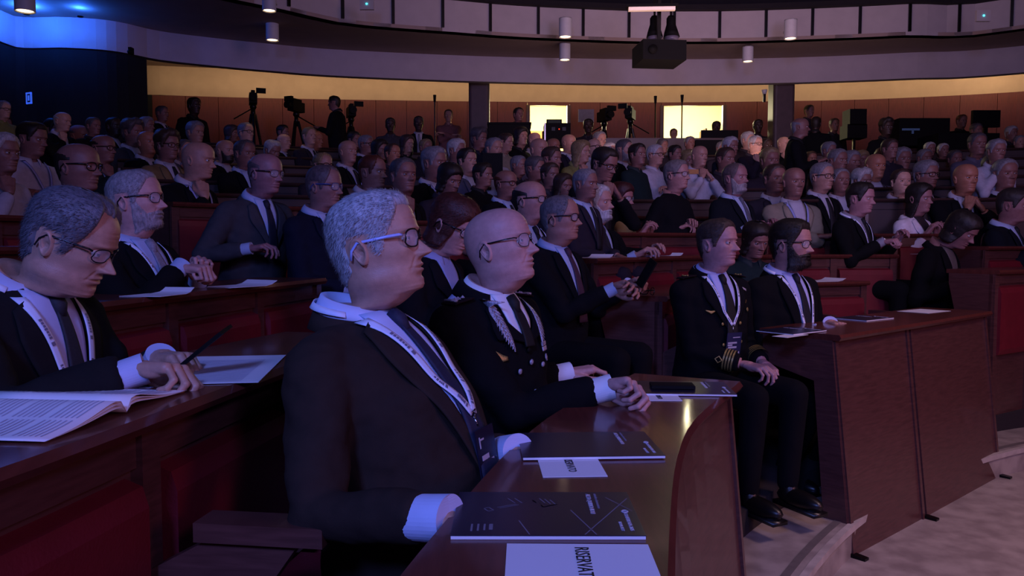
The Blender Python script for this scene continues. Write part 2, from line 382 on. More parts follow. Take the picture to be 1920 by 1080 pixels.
# ------------------------------------------------------------------ hands (right hand: wrist at origin, fingers +X, palm -Z, thumb +Y)
HANDS = {}
def hand(kind, voxel=0.003):
    key = (kind, voxel)
    if key in HANDS: return HANDS[key]
    cur = {'relaxed': [32, 40, 45, 50], 'fist': [62, 78, 82, 84], 'grip': [48, 55, 60, 62], 'flat': [8, 10, 12, 14], 'point': [30, 60, 66, 70], 'pinch': [52, 58, 66, 72]}[kind]
    mb = MB()
    mcp = [(0.088, 0.030, 0.004, 0.0098), (0.092, 0.0095, 0.006, 0.0100), (0.087, -0.0115, 0.004, 0.0094), (0.079, -0.031, 0.0, 0.0085)]
    ln = [(0.044, 0.026, 0.021), (0.048, 0.031, 0.022), (0.045, 0.028, 0.021), (0.035, 0.021, 0.018)]
    for i, (x, y, z, r) in enumerate(mcp):
        mb.capsule((0.004, y*0.55, -0.001), (x-0.004, y, z-0.003), 0.0155, 0.0135)
        mb.ball((x, y, z), r*1.12, 10, 8)
        p = Vector((x, y, z)); a = 0; sp = R((y*100)*1.5)
        for k, L in enumerate(ln[i]):
            a += R(cur[i]*(0.85, 1.15, 0.75)[k]); d = Vector((math.cos(a)*math.cos(sp), math.cos(a)*math.sin(sp), -math.sin(a)))
            q = p+d*L; rr = r*(1-0.10*k); mb.capsule(p, q, rr, rr*0.90); 
            if k < 2: mb.ball(q, rr*1.02, 10, 8)
            p = q
    if kind in ('fist', 'pinch', 'grip'): th = [(0.012, 0.022, -0.010), (0.048, 0.046, -0.020), (0.078, 0.043, -0.028), (0.102, 0.030, -0.030)]
    else: th = [(0.012, 0.022, -0.008), (0.044, 0.046, -0.018), (0.072, 0.052, -0.026), (0.096, 0.050, -0.030)]
    rr = [0.0165, 0.0125, 0.0110, 0.0092]
    for k in range(3): mb.capsule(th[k], th[k+1], rr[k], rr[k+1])
    mb.ball((0.045, 0.022, -0.012), (0.03, 0.020, 0.014)); mb.ball((0.04, -0.020, -0.010), (0.032, 0.016, 0.013))
    mb.tube([(-0.030, 0, 0), (-0.015, 0, 0), (0.0, 0, 0), (0.02, 0, 0)], [0.020, 0.026, 0.028, 0.029], 12, sq=0.72)
    V, F = remesh(mb, voxel, 2); HANDS[key] = (V, F); return V, F
# ------------------------------------------------------------------ person
RINGS = [(0.42, .145, .190, .010), (0.50, .150, .195, .012), (0.60, .148, .190, .020), (0.70, .142, .186, .024), (0.80, .135, .190, .020), (0.88, .128, .198, .012),
         (0.95, .118, .203, .004), (0.995, .104, .196, -.004), (1.025, .090, .160, -.010), (1.050, .076, .110, -.013), (1.070, .066, .078, -.014), (1.085, .058, .062, -.012)]
def se(a, n):  # superellipse
    c, s = math.cos(a), math.sin(a); return math.copysign(abs(c)**(2/n), c), math.copysign(abs(s)**(2/n), s)
class Pose:
    def __init__(s, lean=0, headoff=(0.030, 0, 1.215), hyaw=0, hpitch=0, hroll=0, wr=(0.31, -0.07, 0.655), wl=(0.33, 0.06, 0.66),
                 girth=1.0, width=1.0, stand=False, knees=0.0, er=None, el=None, hr=None, hl=None, handr='relaxed', handl='relaxed', arm=(0.295, 0.265), rollr=0, rolll=0, tuck=0.0):
        s.__dict__.update(locals()); del s.__dict__['s']
        hip = Vector((0, 0, 0.50)); s.T = Matrix.Translation(hip)@Matrix.Rotation(R(lean), 4, 'Y')@Matrix.Translation(-hip)
        if stand: s.T = Matrix.Translation((0, 0, 0.43))@s.T
        hc = s.T@Vector(headoff)
        q = Vector((-0.02, 0, -0.10)); s.H = Matrix.Translation(hc+q)@Matrix.Rotation(R(hyaw), 4, 'Z')@Matrix.Rotation(R(hpitch), 4, 'Y')@Matrix.Rotation(R(hroll), 4, 'X')@Matrix.Translation(-q)
        s.sh = {-1: s.T@Vector((-0.005, -0.178*width, 0.985)), 1: s.T@Vector((-0.005, 0.178*width, 0.985))}
        s.wrp = {-1: Vector(wr), 1: Vector(wl)}
        if stand: s.wrp = {k: v+Vector((0, 0, 0.43)) for k, v in s.wrp.items()}
        s.elb = {}
        for k in (-1, 1):
            S = s.sh[k]; W = s.wrp[k]; a, b = arm; d = (W-S).length
            if d > (a+b)*0.985: W = S+(W-S).normalized()*(a+b)*0.985; s.wrp[k] = W; d = (W-S).length
            u = (W-S).normalized(); h = {-1: er, 1: el}[k] or (-0.45, 0.45*k, -1.0)
            h = Vector(h); h = (h-u*h.dot(u)).normalized(); x = (a*a-b*b+d*d)/(2*d); s.elb[k] = S+u*x+h*math.sqrt(max(a*a-x*x, 0))
def hand_matrix(ps, k):
    d = (ps.wrp[k]-ps.elb[k]).normalized(); dd = {-1: ps.hr, 1: ps.hl}[k]
    if dd is not None: d = Vector(dd).normalized()
    up = Vector((0, 0, 1)); up = (up-d*up.dot(d)).normalized(); y = up.cross(d)
    Mx = Matrix((d, y, up)).transposed().to_4x4(); Mx.translation = ps.wrp[k]
    return Mx@Matrix.Rotation(R({-1: ps.rollr, 1: ps.rolll}[k]), 4, 'X')
def body_mesh(ps, nr=64, ns=72, hp={}, hv=0.004, eyes=True):
    z = zs(nr); ph = phis(ns); S = head_surf(z, ph, **hp); H = np.array(ps.H); T = np.array(ps.T)
    tr = lambda G, M: G@M[:3, :3].T+M[:3, 3]
    top = np.array([[[0, 0, 0.1166]]*ns]); S = np.concatenate([top, S]); Hd = tr(S, H)
    rings = []; last = S[-1]
    tgt = [(1.075, .066, .058, -.008), (1.055, .070, .070, -.012)]+[(r[0], r[1]*0.86*ps.girth, r[2]*0.86*ps.width, r[3]) for r in reversed(RINGS[:9])]
    def tring(zz, a, b, c): return np.stack([c+a*np.cos(ph), b*np.sin(ph), np.full(ns, zz)], -1)
    def tilt(G_): G_ = G_.copy(); G_[:, 2] += 0.050*(1-np.cos(ph))/2; return G_
    A = tr(last, H); ext = last.copy(); ext[:, 2] -= 0.03; ext[:, 0] = np.minimum(ext[:, 0], 0.040)*0.95-0.004; ext[:, 1] *= 1.0
    B = tr(tilt(tring(*tgt[0])), T); A2 = tr(ext, H)
    for t in np.linspace(0.2, 1, 6):
        c = (1-t)**2*A+2*t*(1-t)*(0.75*A2+0.25*B)+t*t*B; rings.append(c)
    rings.append(tr((tilt(tring(*tgt[1]))+tring(*tgt[1]))/2, T))
    for tg in tgt[1:]: rings.append(tr(tring(*tg), T))
    G = np.concatenate([Hd, np.array(rings)]); V, F = grid_mesh(G, True); mb = MB()
    mb.add(V, F+[tuple(len(V)-ns+j for j in range(ns))])
    for sg in (-1, 1):
        v, f = ear_mesh(sg, *( (11, 30) if eyes else (5, 12))); mb.add([ps.H@Vector(p) for p in v], f)
    if eyes:
        for y in (-0.031, 0.031):
            e = MB(); e.ball((0, 0, 0), 0.0122, 18, 14)
            c = Vector((0.0755, y, 0.007)); V0 = e.V
            fm = [1 if True else 0 for _ in e.F]
            for f in e.F:
                cc = sum((Vector(V0[i]) for i in f), Vector())/len(f); mi = 2 if cc.x > 0.0098 else 1
                k = len(mb.V); mb.add([ps.H@(Vector(V0[i])+c) for i in f], [tuple(range(len(f)))], mi)
            ld = MB(); ld.ball((0, 0, 0), 0.0133, 20, 16)
            for f in ld.F:
                cc = sum((Vector(ld.V[i]) for i in f), Vector())/len(f)
                if cc.z > 0.0028 or cc.z < -0.0058: mb.add([ps.H@(Vector(ld.V[i])+c) for i in f], [tuple(range(len(f)))], 0)
    for k in (-1, 1):
        W = ps.wrp[k]; E = ps.elb[k]; d = (W-E).normalized()
        mb.tube([ps.sh[k], E, E.lerp(W, 0.5), W-d*0.03], [0.045, 0.040, 0.036, 0.026], 10)
        hv_, hf = hand({-1: ps.handr, 1: ps.handl}[k], hv); Mx = hand_matrix(ps, k)
        if k == 1: mb.add([Mx@Vector((v[0], -v[1], v[2])) for v in hv_], [tuple(reversed(f)) for f in hf])
        else: mb.add([Mx@Vector(v) for v in hv_], hf)
    return mb.mesh('person', [M_skin, M_eye, M_iris])
def legs_geo(ps, mb, r=1.0):
    kn = {}
    for k in (-1, 1):
        if ps.stand: h = Vector((0, 0.09*k, 0.93)); K = Vector((0.02, 0.10*k, 0.50)); A = Vector((0, 0.10*k, 0.10))
        else: h = Vector((0.02, 0.095*k, 0.52)); K = Vector((0.47-ps.tuck*0.5, (0.12+ps.knees)*k, 0.53)); A = Vector((0.44-ps.tuck*1.3, (0.12+ps.knees*0.6)*k, 0.10))
        mb.capsule(h, K, 0.092*r, 0.068*r, 12); mb.capsule(K, A, 0.066*r, 0.050*r, 12); kn[k] = A
    return kn
def jacket_geo(ps, mb, seg=28, sleeve=0.035, short=False, fat=1.0):
    T = ps.T; V = []; F = []
    for (z, a, b, c) in RINGS:
        belly = 1+(ps.girth-1)*(1.0 if z < 0.9 else 0.4)
        for j in range(seg):
            x, y = se(2*math.pi*j/seg, 2.35); V.append(T@Vector((c+x*a*belly, y*b*ps.width, z)))
    n = len(RINGS)
    for i in range(n-1):
        for j in range(seg): j2 = (j+1) % seg; F.append((i*seg+j, i*seg+j2, (i+1)*seg+j2, (i+1)*seg+j))
    F.append(tuple(range(seg-1, -1, -1))); F.append(tuple((n-1)*seg+j for j in range(seg))); mb.add(V, F)
    for k in (-1, 1):
        S = ps.sh[k]; E = ps.elb[k]; W = ps.wrp[k]; d = (W-E).normalized()
        mb.capsule(T@Vector((-0.01, 0.10*k, 1.0)), S, 0.062, 0.066, 14)
        en = E.lerp(W, 0.05) if short else W-d*sleeve
        mid = S.lerp(E, 0.5)
        mb.tube([S, mid, E, E.lerp(en, 0.45), en], [0.069*fat, 0.063*fat, 0.056*fat, 0.050*fat, 0.045*fat], 14)
        mb.ball(E, 0.057*fat, 14, 10)
def noise_disp(V, F, amp, seed=0, sc=9.0):
    me = mesh_of('t', V, F); me.update(); N = np.empty(len(V)*3); me.vertices.foreach_get('normal', N); N = N.reshape(-1, 3); bpy.data.meshes.remove(me)
    d = np.array([noise.noise(Vector((v[0]*sc+seed, v[1]*sc, v[2]*sc*2.3+v[0]*6)))+0.5*abs(noise.noise(Vector((v[0]*sc*2.6, v[1]*sc*2.2+seed, v[2]*sc*4)))) for v in V])
    return V+N*(d*amp)[:, None]
def jacket_mesh(ps, voxel=0.02, amp=0.004, seed=0, short=False, it=4, fat=1.0):
    mb = MB(); jacket_geo(ps, mb, short=short, fat=fat); V, F = remesh(mb, voxel, it); V = noise_disp(V, F, amp, seed) if amp else V
    return V, F
def torso_only(ps, seg=40):
    mb = MB(); V = []; F = []; T = ps.T; zz = [r[0] for r in RINGS]; Zs = np.linspace(zz[0], zz[-1], 34)
    for z in Zs:
        a, b, c = (float(np.interp(z, zz, [r[i] for r in RINGS])) for i in (1, 2, 3)); belly = 1+(ps.girth-1)*(1.0 if z < 0.86 else 0.4+0.6*max(0, (0.92-z)/0.06))
        for j in range(seg): x, y = se(2*math.pi*j/seg, 2.35); V.append(T@Vector((c+x*(a*belly+0.003), y*b*ps.width, z)))
    for i in range(len(Zs)-1):
        for j in range(seg): j2 = (j+1) % seg; F.append((i*seg+j, i*seg+j2, (i+1)*seg+j2, (i+1)*seg+j))
    mb.add(V, F)
    for k in (-1, 1): mb.capsule(T@Vector((-0.01, 0.10*k, 1.0)), ps.sh[k], 0.062, 0.066, 14)
    return mb.V, mb.F
class Drape:
    def __init__(s, V, F, T): s.b = BVHTree.FromPolygons([tuple(v) for v in V], F); s.T = T; s.Ti = T.inverted(); s.R = T.to_3x3()
    def hit(s, y, z, last=0.1):
        o = s.T@Vector((0.7, y, z)); d = s.R@Vector((-1, 0, 0)); h = s.b.ray_cast(o, d, 1.2)
        if h[0] is None: return last
        return (s.Ti@h[0]).x
    def band(s, A, B, nu=14, nv=5, off=0.004, th=0.003, smooth=3):
        """A, B: polylines [(y,z)...] of the two long edges, in torso coordinates"""
        def sample(Pl, t):
            L = [0]
            for i in range(1, len(Pl)): L.append(L[-1]+math.hypot(Pl[i][0]-Pl[i-1][0], Pl[i][1]-Pl[i-1][1]))
            q = t*L[-1]; return np.interp(q, L, [p[0] for p in Pl]), np.interp(q, L, [p[1] for p in Pl])
        G = np.zeros((nu+1, nv+1, 3)); last = 0.1
        for i in range(nu+1):
            a = sample(A, i/nu); b = sample(B, i/nu)
            for j in range(nv+1):
                t = j/nv; y = a[0]*(1-t)+b[0]*t; z = a[1]*(1-t)+b[1]*t; x = s.hit(y, z, last); last = x; G[i, j] = (x+off, y, z)
        for _ in range(smooth):
            X = G[:, :, 0].copy(); X[1:-1] = (G[:-2, :, 0]+2*G[1:-1, :, 0]+G[2:, :, 0])/4; G[:, :, 0] = np.maximum(X, G[:, :, 0]-0.002)
        V, F = grid_mesh(G); V, F = solid(V, F, th); M = np.array(s.T); V = V@M[:3, :3].T+M[:3, 3]; return V, F
    def strip(s, pts, w, **k):
        A = []; B = []
        if not hasattr(w, '__len__'): w = [w]*len(pts)
        for i, p in enumerate(pts):
            q0 = pts[max(0, i-1)]; q1 = pts[min(len(pts)-1, i+1)]; dy, dz = q1[0]-q0[0], q1[1]-q0[1]; L = math.hypot(dy, dz); ny, nz = -dz/L, dy/L
            A.append((p[0]-ny*w[i]/2, p[1]-nz*w[i]/2)); B.append((p[0]+ny*w[i]/2, p[1]+nz*w[i]/2))
        return s.band(A, B, **k)
def collar_mesh(ps, w=0.038, rr=0.0620, tip=0.030, n=40, gap=20, lift=0.0, zb=0.0, cb=0.042):
    """folded shirt collar around the neck (torso frame)"""
    G = []
    for i in range(n+1):
        a = R(gap)+(2*math.pi-2*R(gap))*i/n; c, s_ = math.cos(a), math.sin(a); back = (1-c)/2; front = max(0, (c-0.55)/0.45)
        zt = 1.076+cb*back+lift+zb; r = rr
        top = (-0.008+(r)*c*1.0, (r-0.004)*s_, zt); ow = w*(0.8+0.1*back)+tip*front
        mid = (-0.008+(r+0.007)*c, (r+0.004)*s_, zt+0.002)
        bot = (-0.008+(r+0.026+0.012*front)*c, (r+0.024)*s_, zt-ow)
        inn = (-0.008+(r-0.003)*c, (r-0.007)*s_, zt-0.035)
        G.append([inn, top, mid, ((mid[0]+bot[0])/2+0.003*c, (mid[1]+bot[1])/2+0.003*s_, (mid[2]+bot[2])/2), bot])
    G = np.array(G); V, F = grid_mesh(G); V, F = solid(V, F, 0.0022); M = np.array(ps.T); return V@M[:3, :3].T+M[:3, 3], F
def jcollar_mesh(ps, n=30, w=0.036, rr=0.075, lift=0.0, cb=0.042):
    G = []
    for i in range(n+1):
        a = R(48)+(2*math.pi-2*R(48))*i/n; c, s_ = math.cos(a), math.sin(a); back = (1-c)/2; zt = 1.048+cb*back+lift
        G.append([(-0.014+(rr-0.010)*c, (rr-0.010)*s_, zt-0.02), (-0.014+(rr-0.004)*c, (rr-0.004)*s_, zt), (-0.014+(rr+0.012)*c, (rr+0.012)*s_, zt-0.004), (-0.014+(rr+0.030)*c, (rr+0.032)*s_, zt-w)])
    G = np.array(G); V, F = grid_mesh(G); V, F = solid(V, F, 0.004); M = np.array(ps.T); return V@M[:3, :3].T+M[:3, 3], F
def cuff_mesh(ps, k, r=0.036, L=0.050, out=0.012):
    W = ps.wrp[k]; d = (W-ps.elb[k]).normalized(); mb = MB()
    a = W+d*(out-L); b = W+d*out
    mb.tube([a, a.lerp(b, 0.5), b, b-d*0.002, b-d*0.03], [r*1.0, r*1.01, r*1.03, r*0.93, r*0.9], 36, cap=False, sq=0.9); return mb
def trousers_mesh(ps, voxel=0.02, it=3):
    mb = MB(); A = legs_geo(ps, mb); c = Vector((0, 0, 0.53)) if not ps.stand else Vector((0, 0, 0.93))
    mb.ball(c, (0.15, 0.18, 0.11), 16, 10); V, F = remesh(mb, voxel, it); return V, F, A
def shoe_mb(A, k):
    mb = MB(); mb.ball(Vector((A.x+0.075, A.y, 0.045)), (0.135, 0.046, 0.045), 14, 8); mb.box((A.x-0.05, A.y-0.042, 0.0), (A.x+0.20, A.y+0.042, 0.018)); mb.capsule((A.x, A.y, 0.10), (A.x+0.02, A.y, 0.05), 0.042, 0.042); return mb
def locate(ps, head_world, yaw):
    Rz = Matrix.Rotation(yaw, 4, 'Z'); hc = ps.H.translation; return Vector(head_world)-(Rz@hc)
# ------------------------------------------------------------------ detailed people
SKIN = lin('#b98a78'); SKIN2 = lin('#a8786a'); SKINP = lin('#c49a8a')
WHITE = lin('#dfe0ea'); LBLUE = lin('#a9b8dc')
GREYH = lin('#8f8d92'); WHITEH = lin('#b9b6b8'); DARKH = lin('#1d1613'); BROWNH = lin('#3d2a20'); REDH = lin('#4a2018'); SANDH = lin('#5c4634')
PLACED = []
def mvs(T, V): M = np.array(T); return np.asarray(V)@M[:3, :3].T+M[:3, 3]
def hero(label, head, yaw, pose={}, wr=None, wl=None, skin=SKIN, hair=None, beard=None, glasses=None, coat='#1a1513', shirt=WHITE, tie=None, vz=0.70,
         lanyard=False, lz=0.74, hp={}, voxel=0.010, scale=1.0, nr=120, ns=128, cuffs=True, gap=20, vtop=0.060, legs=True, fold=0.007, seed=1, lapel=True, mcat='suit_jacket', collar=True, lanside=0, cuffp={}, cb=0.042, lanw=0.014):
    yw = R(yaw); p0 = Pose(**pose); hw = P(*head); loc = Vector(hw)-(Matrix.Rotation(yw, 4, 'Z')@(p0.H.translation*scale))
    W2L = (Matrix.Translation(loc)@Matrix.Rotation(yw, 4, 'Z')@Matrix.Scale(scale, 4)).inverted(); kw = dict(pose)
    if wr: kw['wr'] = tuple(W2L@P(*wr))
    if wl: kw['wl'] = tuple(W2L@P(*wl))
    ps = Pose(**kw)
    root = link('person', body_mesh(ps, nr, ns, hp, 0.003), None, skin); root.location = loc; root.rotation_euler = (0, 0, yw); root.scale = (scale,)*3
    tag(root, label, 'person')
    if hair:
        st, hc, th, str_ = hair; link('hair', hair_mesh(st, 80, 120, th, 0.0025, seed, str_, hp), root, hc, ps.H)
    if beard:
        bc, th, str_ = beard; link('beard', hair_mesh('beard', 90, 120, th, 0.002, seed+3, str_, hp), root, bc, ps.H)
    if glasses:
        fr, am, ln = glasses_meshes(**glasses.get('g', {})); gl = link('glasses', fr, root, glasses['c'], ps.H)
        for q in am:
            a = link('temple_arm', q, gl, glasses.get('ac', glasses['c']))
            if 'ac' in glasses: a['label'] = 'pale side arm of the glasses'
        for l in ln: link('lens', l, gl)
    V, F = jacket_mesh(ps, voxel, fold, seed); cc = lin(coat)
    jk = link(mcat, mesh_of('jacket', V, F, True, [M_cloth]), root, cc); dr = Drape(*torso_only(ps), ps.T)
    c2 = tuple(c*1.12 for c in cc[:3])+(1,)
    if shirt is not None:
        v, f = dr.band([(vtop, 1.075), (vtop*0.9, 1.0), (0.028, 0.5*(vz+0.98)), (0.002, vz)], [(-vtop, 1.075), (-vtop*0.9, 1.0), (-0.028, 0.5*(vz+0.98)), (-0.002, vz)], 22, 10, 0.007, 0.004, 4)
        link('shirt_front', mesh_of('shirt', v, f, True, [M_linen]), root, shirt)
        if collar:
            v, f = collar_mesh(ps, gap=gap, cb=cb); link('shirt_collar', mesh_of('shirt_collar', v, f, True, [M_linen]), root, shirt)
        if tie is not None:
            v, f = dr.strip([(0, 1.040), (0, 0.7*1.04+0.3*vz), (0, 0.35*1.04+0.65*vz), (0, vz-0.02)], [0.028, 0.042, 0.042+0.1*(0.95-vz), 0.045+0.14*(0.95-vz)], nu=20, nv=6, off=0.016, th=0.006, smooth=6)
            t = link('tie', mesh_of('tie', v, f, True, [M_tie]), root, tie)
            kb = MB(); xk = dr.hit(0.0, 1.03); kb.tube([(xk-0.012, 0, 1.066), (xk+0.006, 0, 1.048), (xk+0.015, 0, 1.022)], [0.019, 0.019, 0.013], 12, sq=0.8); kb.V = [ps.T@Vector(q) for q in kb.V]
            kb.build('tie_knot', M_tie, t, True, tie)
    if lapel:
        v, f = jcollar_mesh(ps, lift=0.020 if mcat == 'uniform_jacket' else 0.0, cb=cb); link('jacket_collar', mesh_of('jacket_collar', v, f, True, [M_cloth]), root, c2)
        for s in (-1, 1):
            A = [(s*0.078, 1.055), (s*0.066, 1.0), (s*0.038, 0.5*(vz+1.0)), (s*0.004, vz)]
            B = [(s*0.112, 1.035), (s*0.128, 0.985), (s*0.122, 0.955), (s*0.07, 0.5*(vz+0.96)), (s*0.012, vz-0.01)]
            v, f = dr.band(A, B, 20, 5, 0.013, 0.005, 3); link('lapel', mesh_of('lapel', v, f, True, [M_cloth]), root, c2)
        bt = MB(); x = dr.hit(0.0, vz-0.03); bt.ball((x+0.009, 0, vz-0.03), (0.004, 0.010, 0.010)); bt.V = [ps.T@Vector(q) for q in bt.V]; bt.build('button', M_black, root, True)
    if lanyard:
        lany(ps, dr, root, lz, lanside, lanw, cb=cb)
    if cuffs:
        for k in (-1, 1):
            cuff_mesh(ps, k, **cuffp).build('shirt_cuff', M_linen, root, False, shirt if shirt is not None else WHITE)
    if legs:
        V2, F2, A = trousers_mesh(ps, 0.018); link('trousers', mesh_of('trousers', V2, F2, True, [M_cloth]), root, tuple(c*0.8 for c in cc[:3])+(1,))
        for k in (-1, 1): shoe_mb(A[k], k).build('shoe', M_leather, root, True)
    PLACED.append((loc.x, loc.y)); return root, ps, dr
LANC = lin('#dfe6ff')
def lany(ps, dr, root, lz=0.74, side=0, w=0.023, badge=False, bl=None, cb=0.042):
    top = {}; mb = MB(); off = 0.021
    for s in (-1, 1):
        pts = [(s*0.082, 1.062), (s*0.074, 1.02), (s*0.045, 0.90), (s*0.004+side*0.02, lz)]
        v, f = dr.strip(pts, w, nu=24, nv=3, off=off, th=0.0016, smooth=5); mb.add(v, f)
    G = []
    for i in range(19):
        a = R(70)+R(220)*i/18; c, s_ = math.cos(a), math.sin(a); back = (1-c)/2; zt = 1.050+(cb+0.006)*back
        G.append([(-0.012+0.083*c, 0.083*s_, zt+0.012), (-0.012+0.094*c, 0.094*s_, zt)])
    v, f = grid_mesh(np.array(G)); v, f = solid(v, f, 0.0016); mb.add(mvs(ps.T, v), f)
    lo = mb.build('lanyard', M_linen, root, True, LANC)
    pm = MB()
    for s in (-1, 1):   # printed dark word marks along the strap
        for k in range(3):
            t0 = 0.12+0.30*k
            def q(t):
                y = np.interp(t, [0, .13, .5, 1], [s*0.082, s*0.074, s*0.045, s*0.004+side*0.02]); z = np.interp(t, [0, .13, .5, 1], [1.062, 1.02, .90, lz]); return (y, z)
            for a, b, ww in ((t0, t0+0.13, 0.30*w), (t0+0.145, t0+0.17, 0.45*w)):
                if ww > 0.4*w: v, f = dr.strip([q(a), q((a+b)/2), q(b)], ww, nu=3, nv=1, off=off+0.0018, th=0.0006, smooth=0); pm.add(v, f)
                else:
                    n = 7
                    for j in range(n):
                        aa = a+(b-a)*j/n; v, f = dr.strip([q(aa), q(aa+(b-a)/n*0.35), q(aa+(b-a)/n*0.7)], ww*(1 if j % 3 else 1.3), nu=2, nv=1, off=off+0.0018, th=0.0006, smooth=0); pm.add(v, f)
    tag(pm.build('lanyard_print', M_printd, lo), kind='stuff')
    x = dr.hit(side*0.02, lz); cl = MB()
    def tt(p): return ps.T@Vector(p)
    y0 = side*0.02
    cl.tube([tt((x+off, y0-0.008, lz)), tt((x+off+0.006, y0, lz+0.006)), tt((x+off, y0+0.008, lz)), tt((x+off, y0, lz-0.014)), tt((x+off, y0-0.008, lz))], 0.0016, 6, cap=False)
    cl.tube([tt((x+off, y0, lz-0.010)), tt((x+off+0.003, y0, lz-0.030))], 0.0028, 8); cl.build('clip', M_steel, lo, True)
    return lo
def badge(ps, dr, root, y0, zt, w=0.09, h=0.13, rows=(), col=M_cover, tilt=0.0, parentn='badge'):
    x = max(dr.hit(y0-0.03, zt-0.05), dr.hit(y0+0.03, zt-0.05), dr.hit(y0, zt-0.02))+0.024
    Mx = ps.T@Matrix.Translation((x, y0, zt))@Matrix.Rotation(R(tilt), 4, 'X')@Matrix.Rotation(R(4), 4, 'Y')
    b = MB(); b.box((-0.0015, -w/2, -h), (0.0015, w/2, 0)); o = b.build(parentn, col, root, mtx=Mx)
    p = MB()
    for (a0, a1, b0, b1) in rows: p.box((0.0015, a0*w, -b1*h), (0.0022, a1*w, -b0*h))
    tag(p.build('badge_print', M_print, o), kind='stuff'); return o
# 1 front man
front, fps, fdr = hero('grey-haired man in dark brown suit and white lanyard, nearest of the front desk', (705, 466, 1.74), -22,
    dict(lean=-14, headoff=(0.095, 0, 1.205), hpitch=-11, hyaw=15, girth=1.34, width=1.04, hr=(0.8, 0.30, -0.42), hl=(0.7, -0.75, -0.35)),
    wr=(826, 972, 1.29), wl=(962, 848, 1.72), cuffp=dict(r=0.043, L=0.075, out=0.020), hair=('full', lin('#a3a1a8'), 0.009, 9000), glasses=dict(c=lin('#1a1010'), ac=lin('#a9b8f4'), g=dict(fr=0.0018, arm=0.0020)),
    coat='#2f2421', shirt=lin('#c4cdf2'), tie=lin('#20203a'), vz=0.64, lanyard=True, lz=0.82, cb=0.070, lanw=0.022, hp=dict(jowl=1.2, nose=1.05), voxel=0.009, vtop=0.066, seed=3, fold=0.009)
badge(fps, fdr, front, 0.0, 0.785, rows=[(-.35, -.30, .12, .30), (-.30, -.1, .15, .18), (-.32, .05, .42, .50), (-.1, .3, .52, .60), (.1, .42, .80, .86)])
# 2 bald officer
off, ops, odr = hero('bald officer in black uniform with silver embroidered collar and hand resting on desk', (936, 466, 2.33), -34,
    dict(lean=3, headoff=(0.045, 0, 1.205), hpitch=-12, hyaw=14, girth=1.05, handr='pinch', hr=(0.96, -0.02, 0.12), rollr=-50),
    cuffp=dict(r=0.040, L=0.065, out=0.016), wr=(1138, 728, 2.18), wl=(1062, 700, 2.70), glasses=dict(c=lin('#141016'), g=dict(fr=0.0011, arm=0.0012)),
    coat='#0d0c10', shirt=WHITE, tie=lin('#0a0a0c'), vz=0.95, hp=dict(jowl=0.7), voxel=0.010, skin=lin('#c08f88'), fold=0.006, seed=5, mcat='uniform_jacket')
def patch(dr, root, name, pts, w, m, off=0.008, th=0.003, label=None, nu=8, nv=3, smooth=2):
    v, f = dr.strip(pts, w, nu=nu, nv=nv, off=off, th=th, smooth=smooth); o = link(name, mesh_of(name, v, f, True, [m]), root)
    if label: o['label'] = label
    return o
def flame(dr, root, s):   # embroidered flame on the collar: a leaf shaped body with ragged tongues
    mb = MB(); rnd = random.Random(4)
    v, f = dr.strip([(s*0.088, 1.060), (s*0.098, 1.02), (s*0.088, 0.97), (s*0.074, 0.93)], [0.012, 0.030, 0.026, 0.006], nu=14, nv=4, off=0.016, th=0.003); mb.add(v, f)
    for i in range(26):
        t = i/25; y = np.interp(t, [0, .35, .7, 1], [s*0.088, s*0.098, s*0.088, s*0.074]); z = 1.060-0.135*t; sd = 1 if i % 2 else -1
        L = 0.016*math.sin(math.pi*min(1, t*0.8+0.15)); v, f = dr.strip([(y, z), (y+sd*s*L*0.6, z-L*0.5), (y+sd*s*L, z-L*1.25)], [0.006, 0.005, 0.0012], nu=3, nv=1, off=0.017, th=0.002, smooth=0); mb.add(v, f)
    return tag(mb.build('collar_flame', M_silver, root, True), 'silver embroidered flame', kind=None)
for s in (-1, 1): flame(odr, off, s)
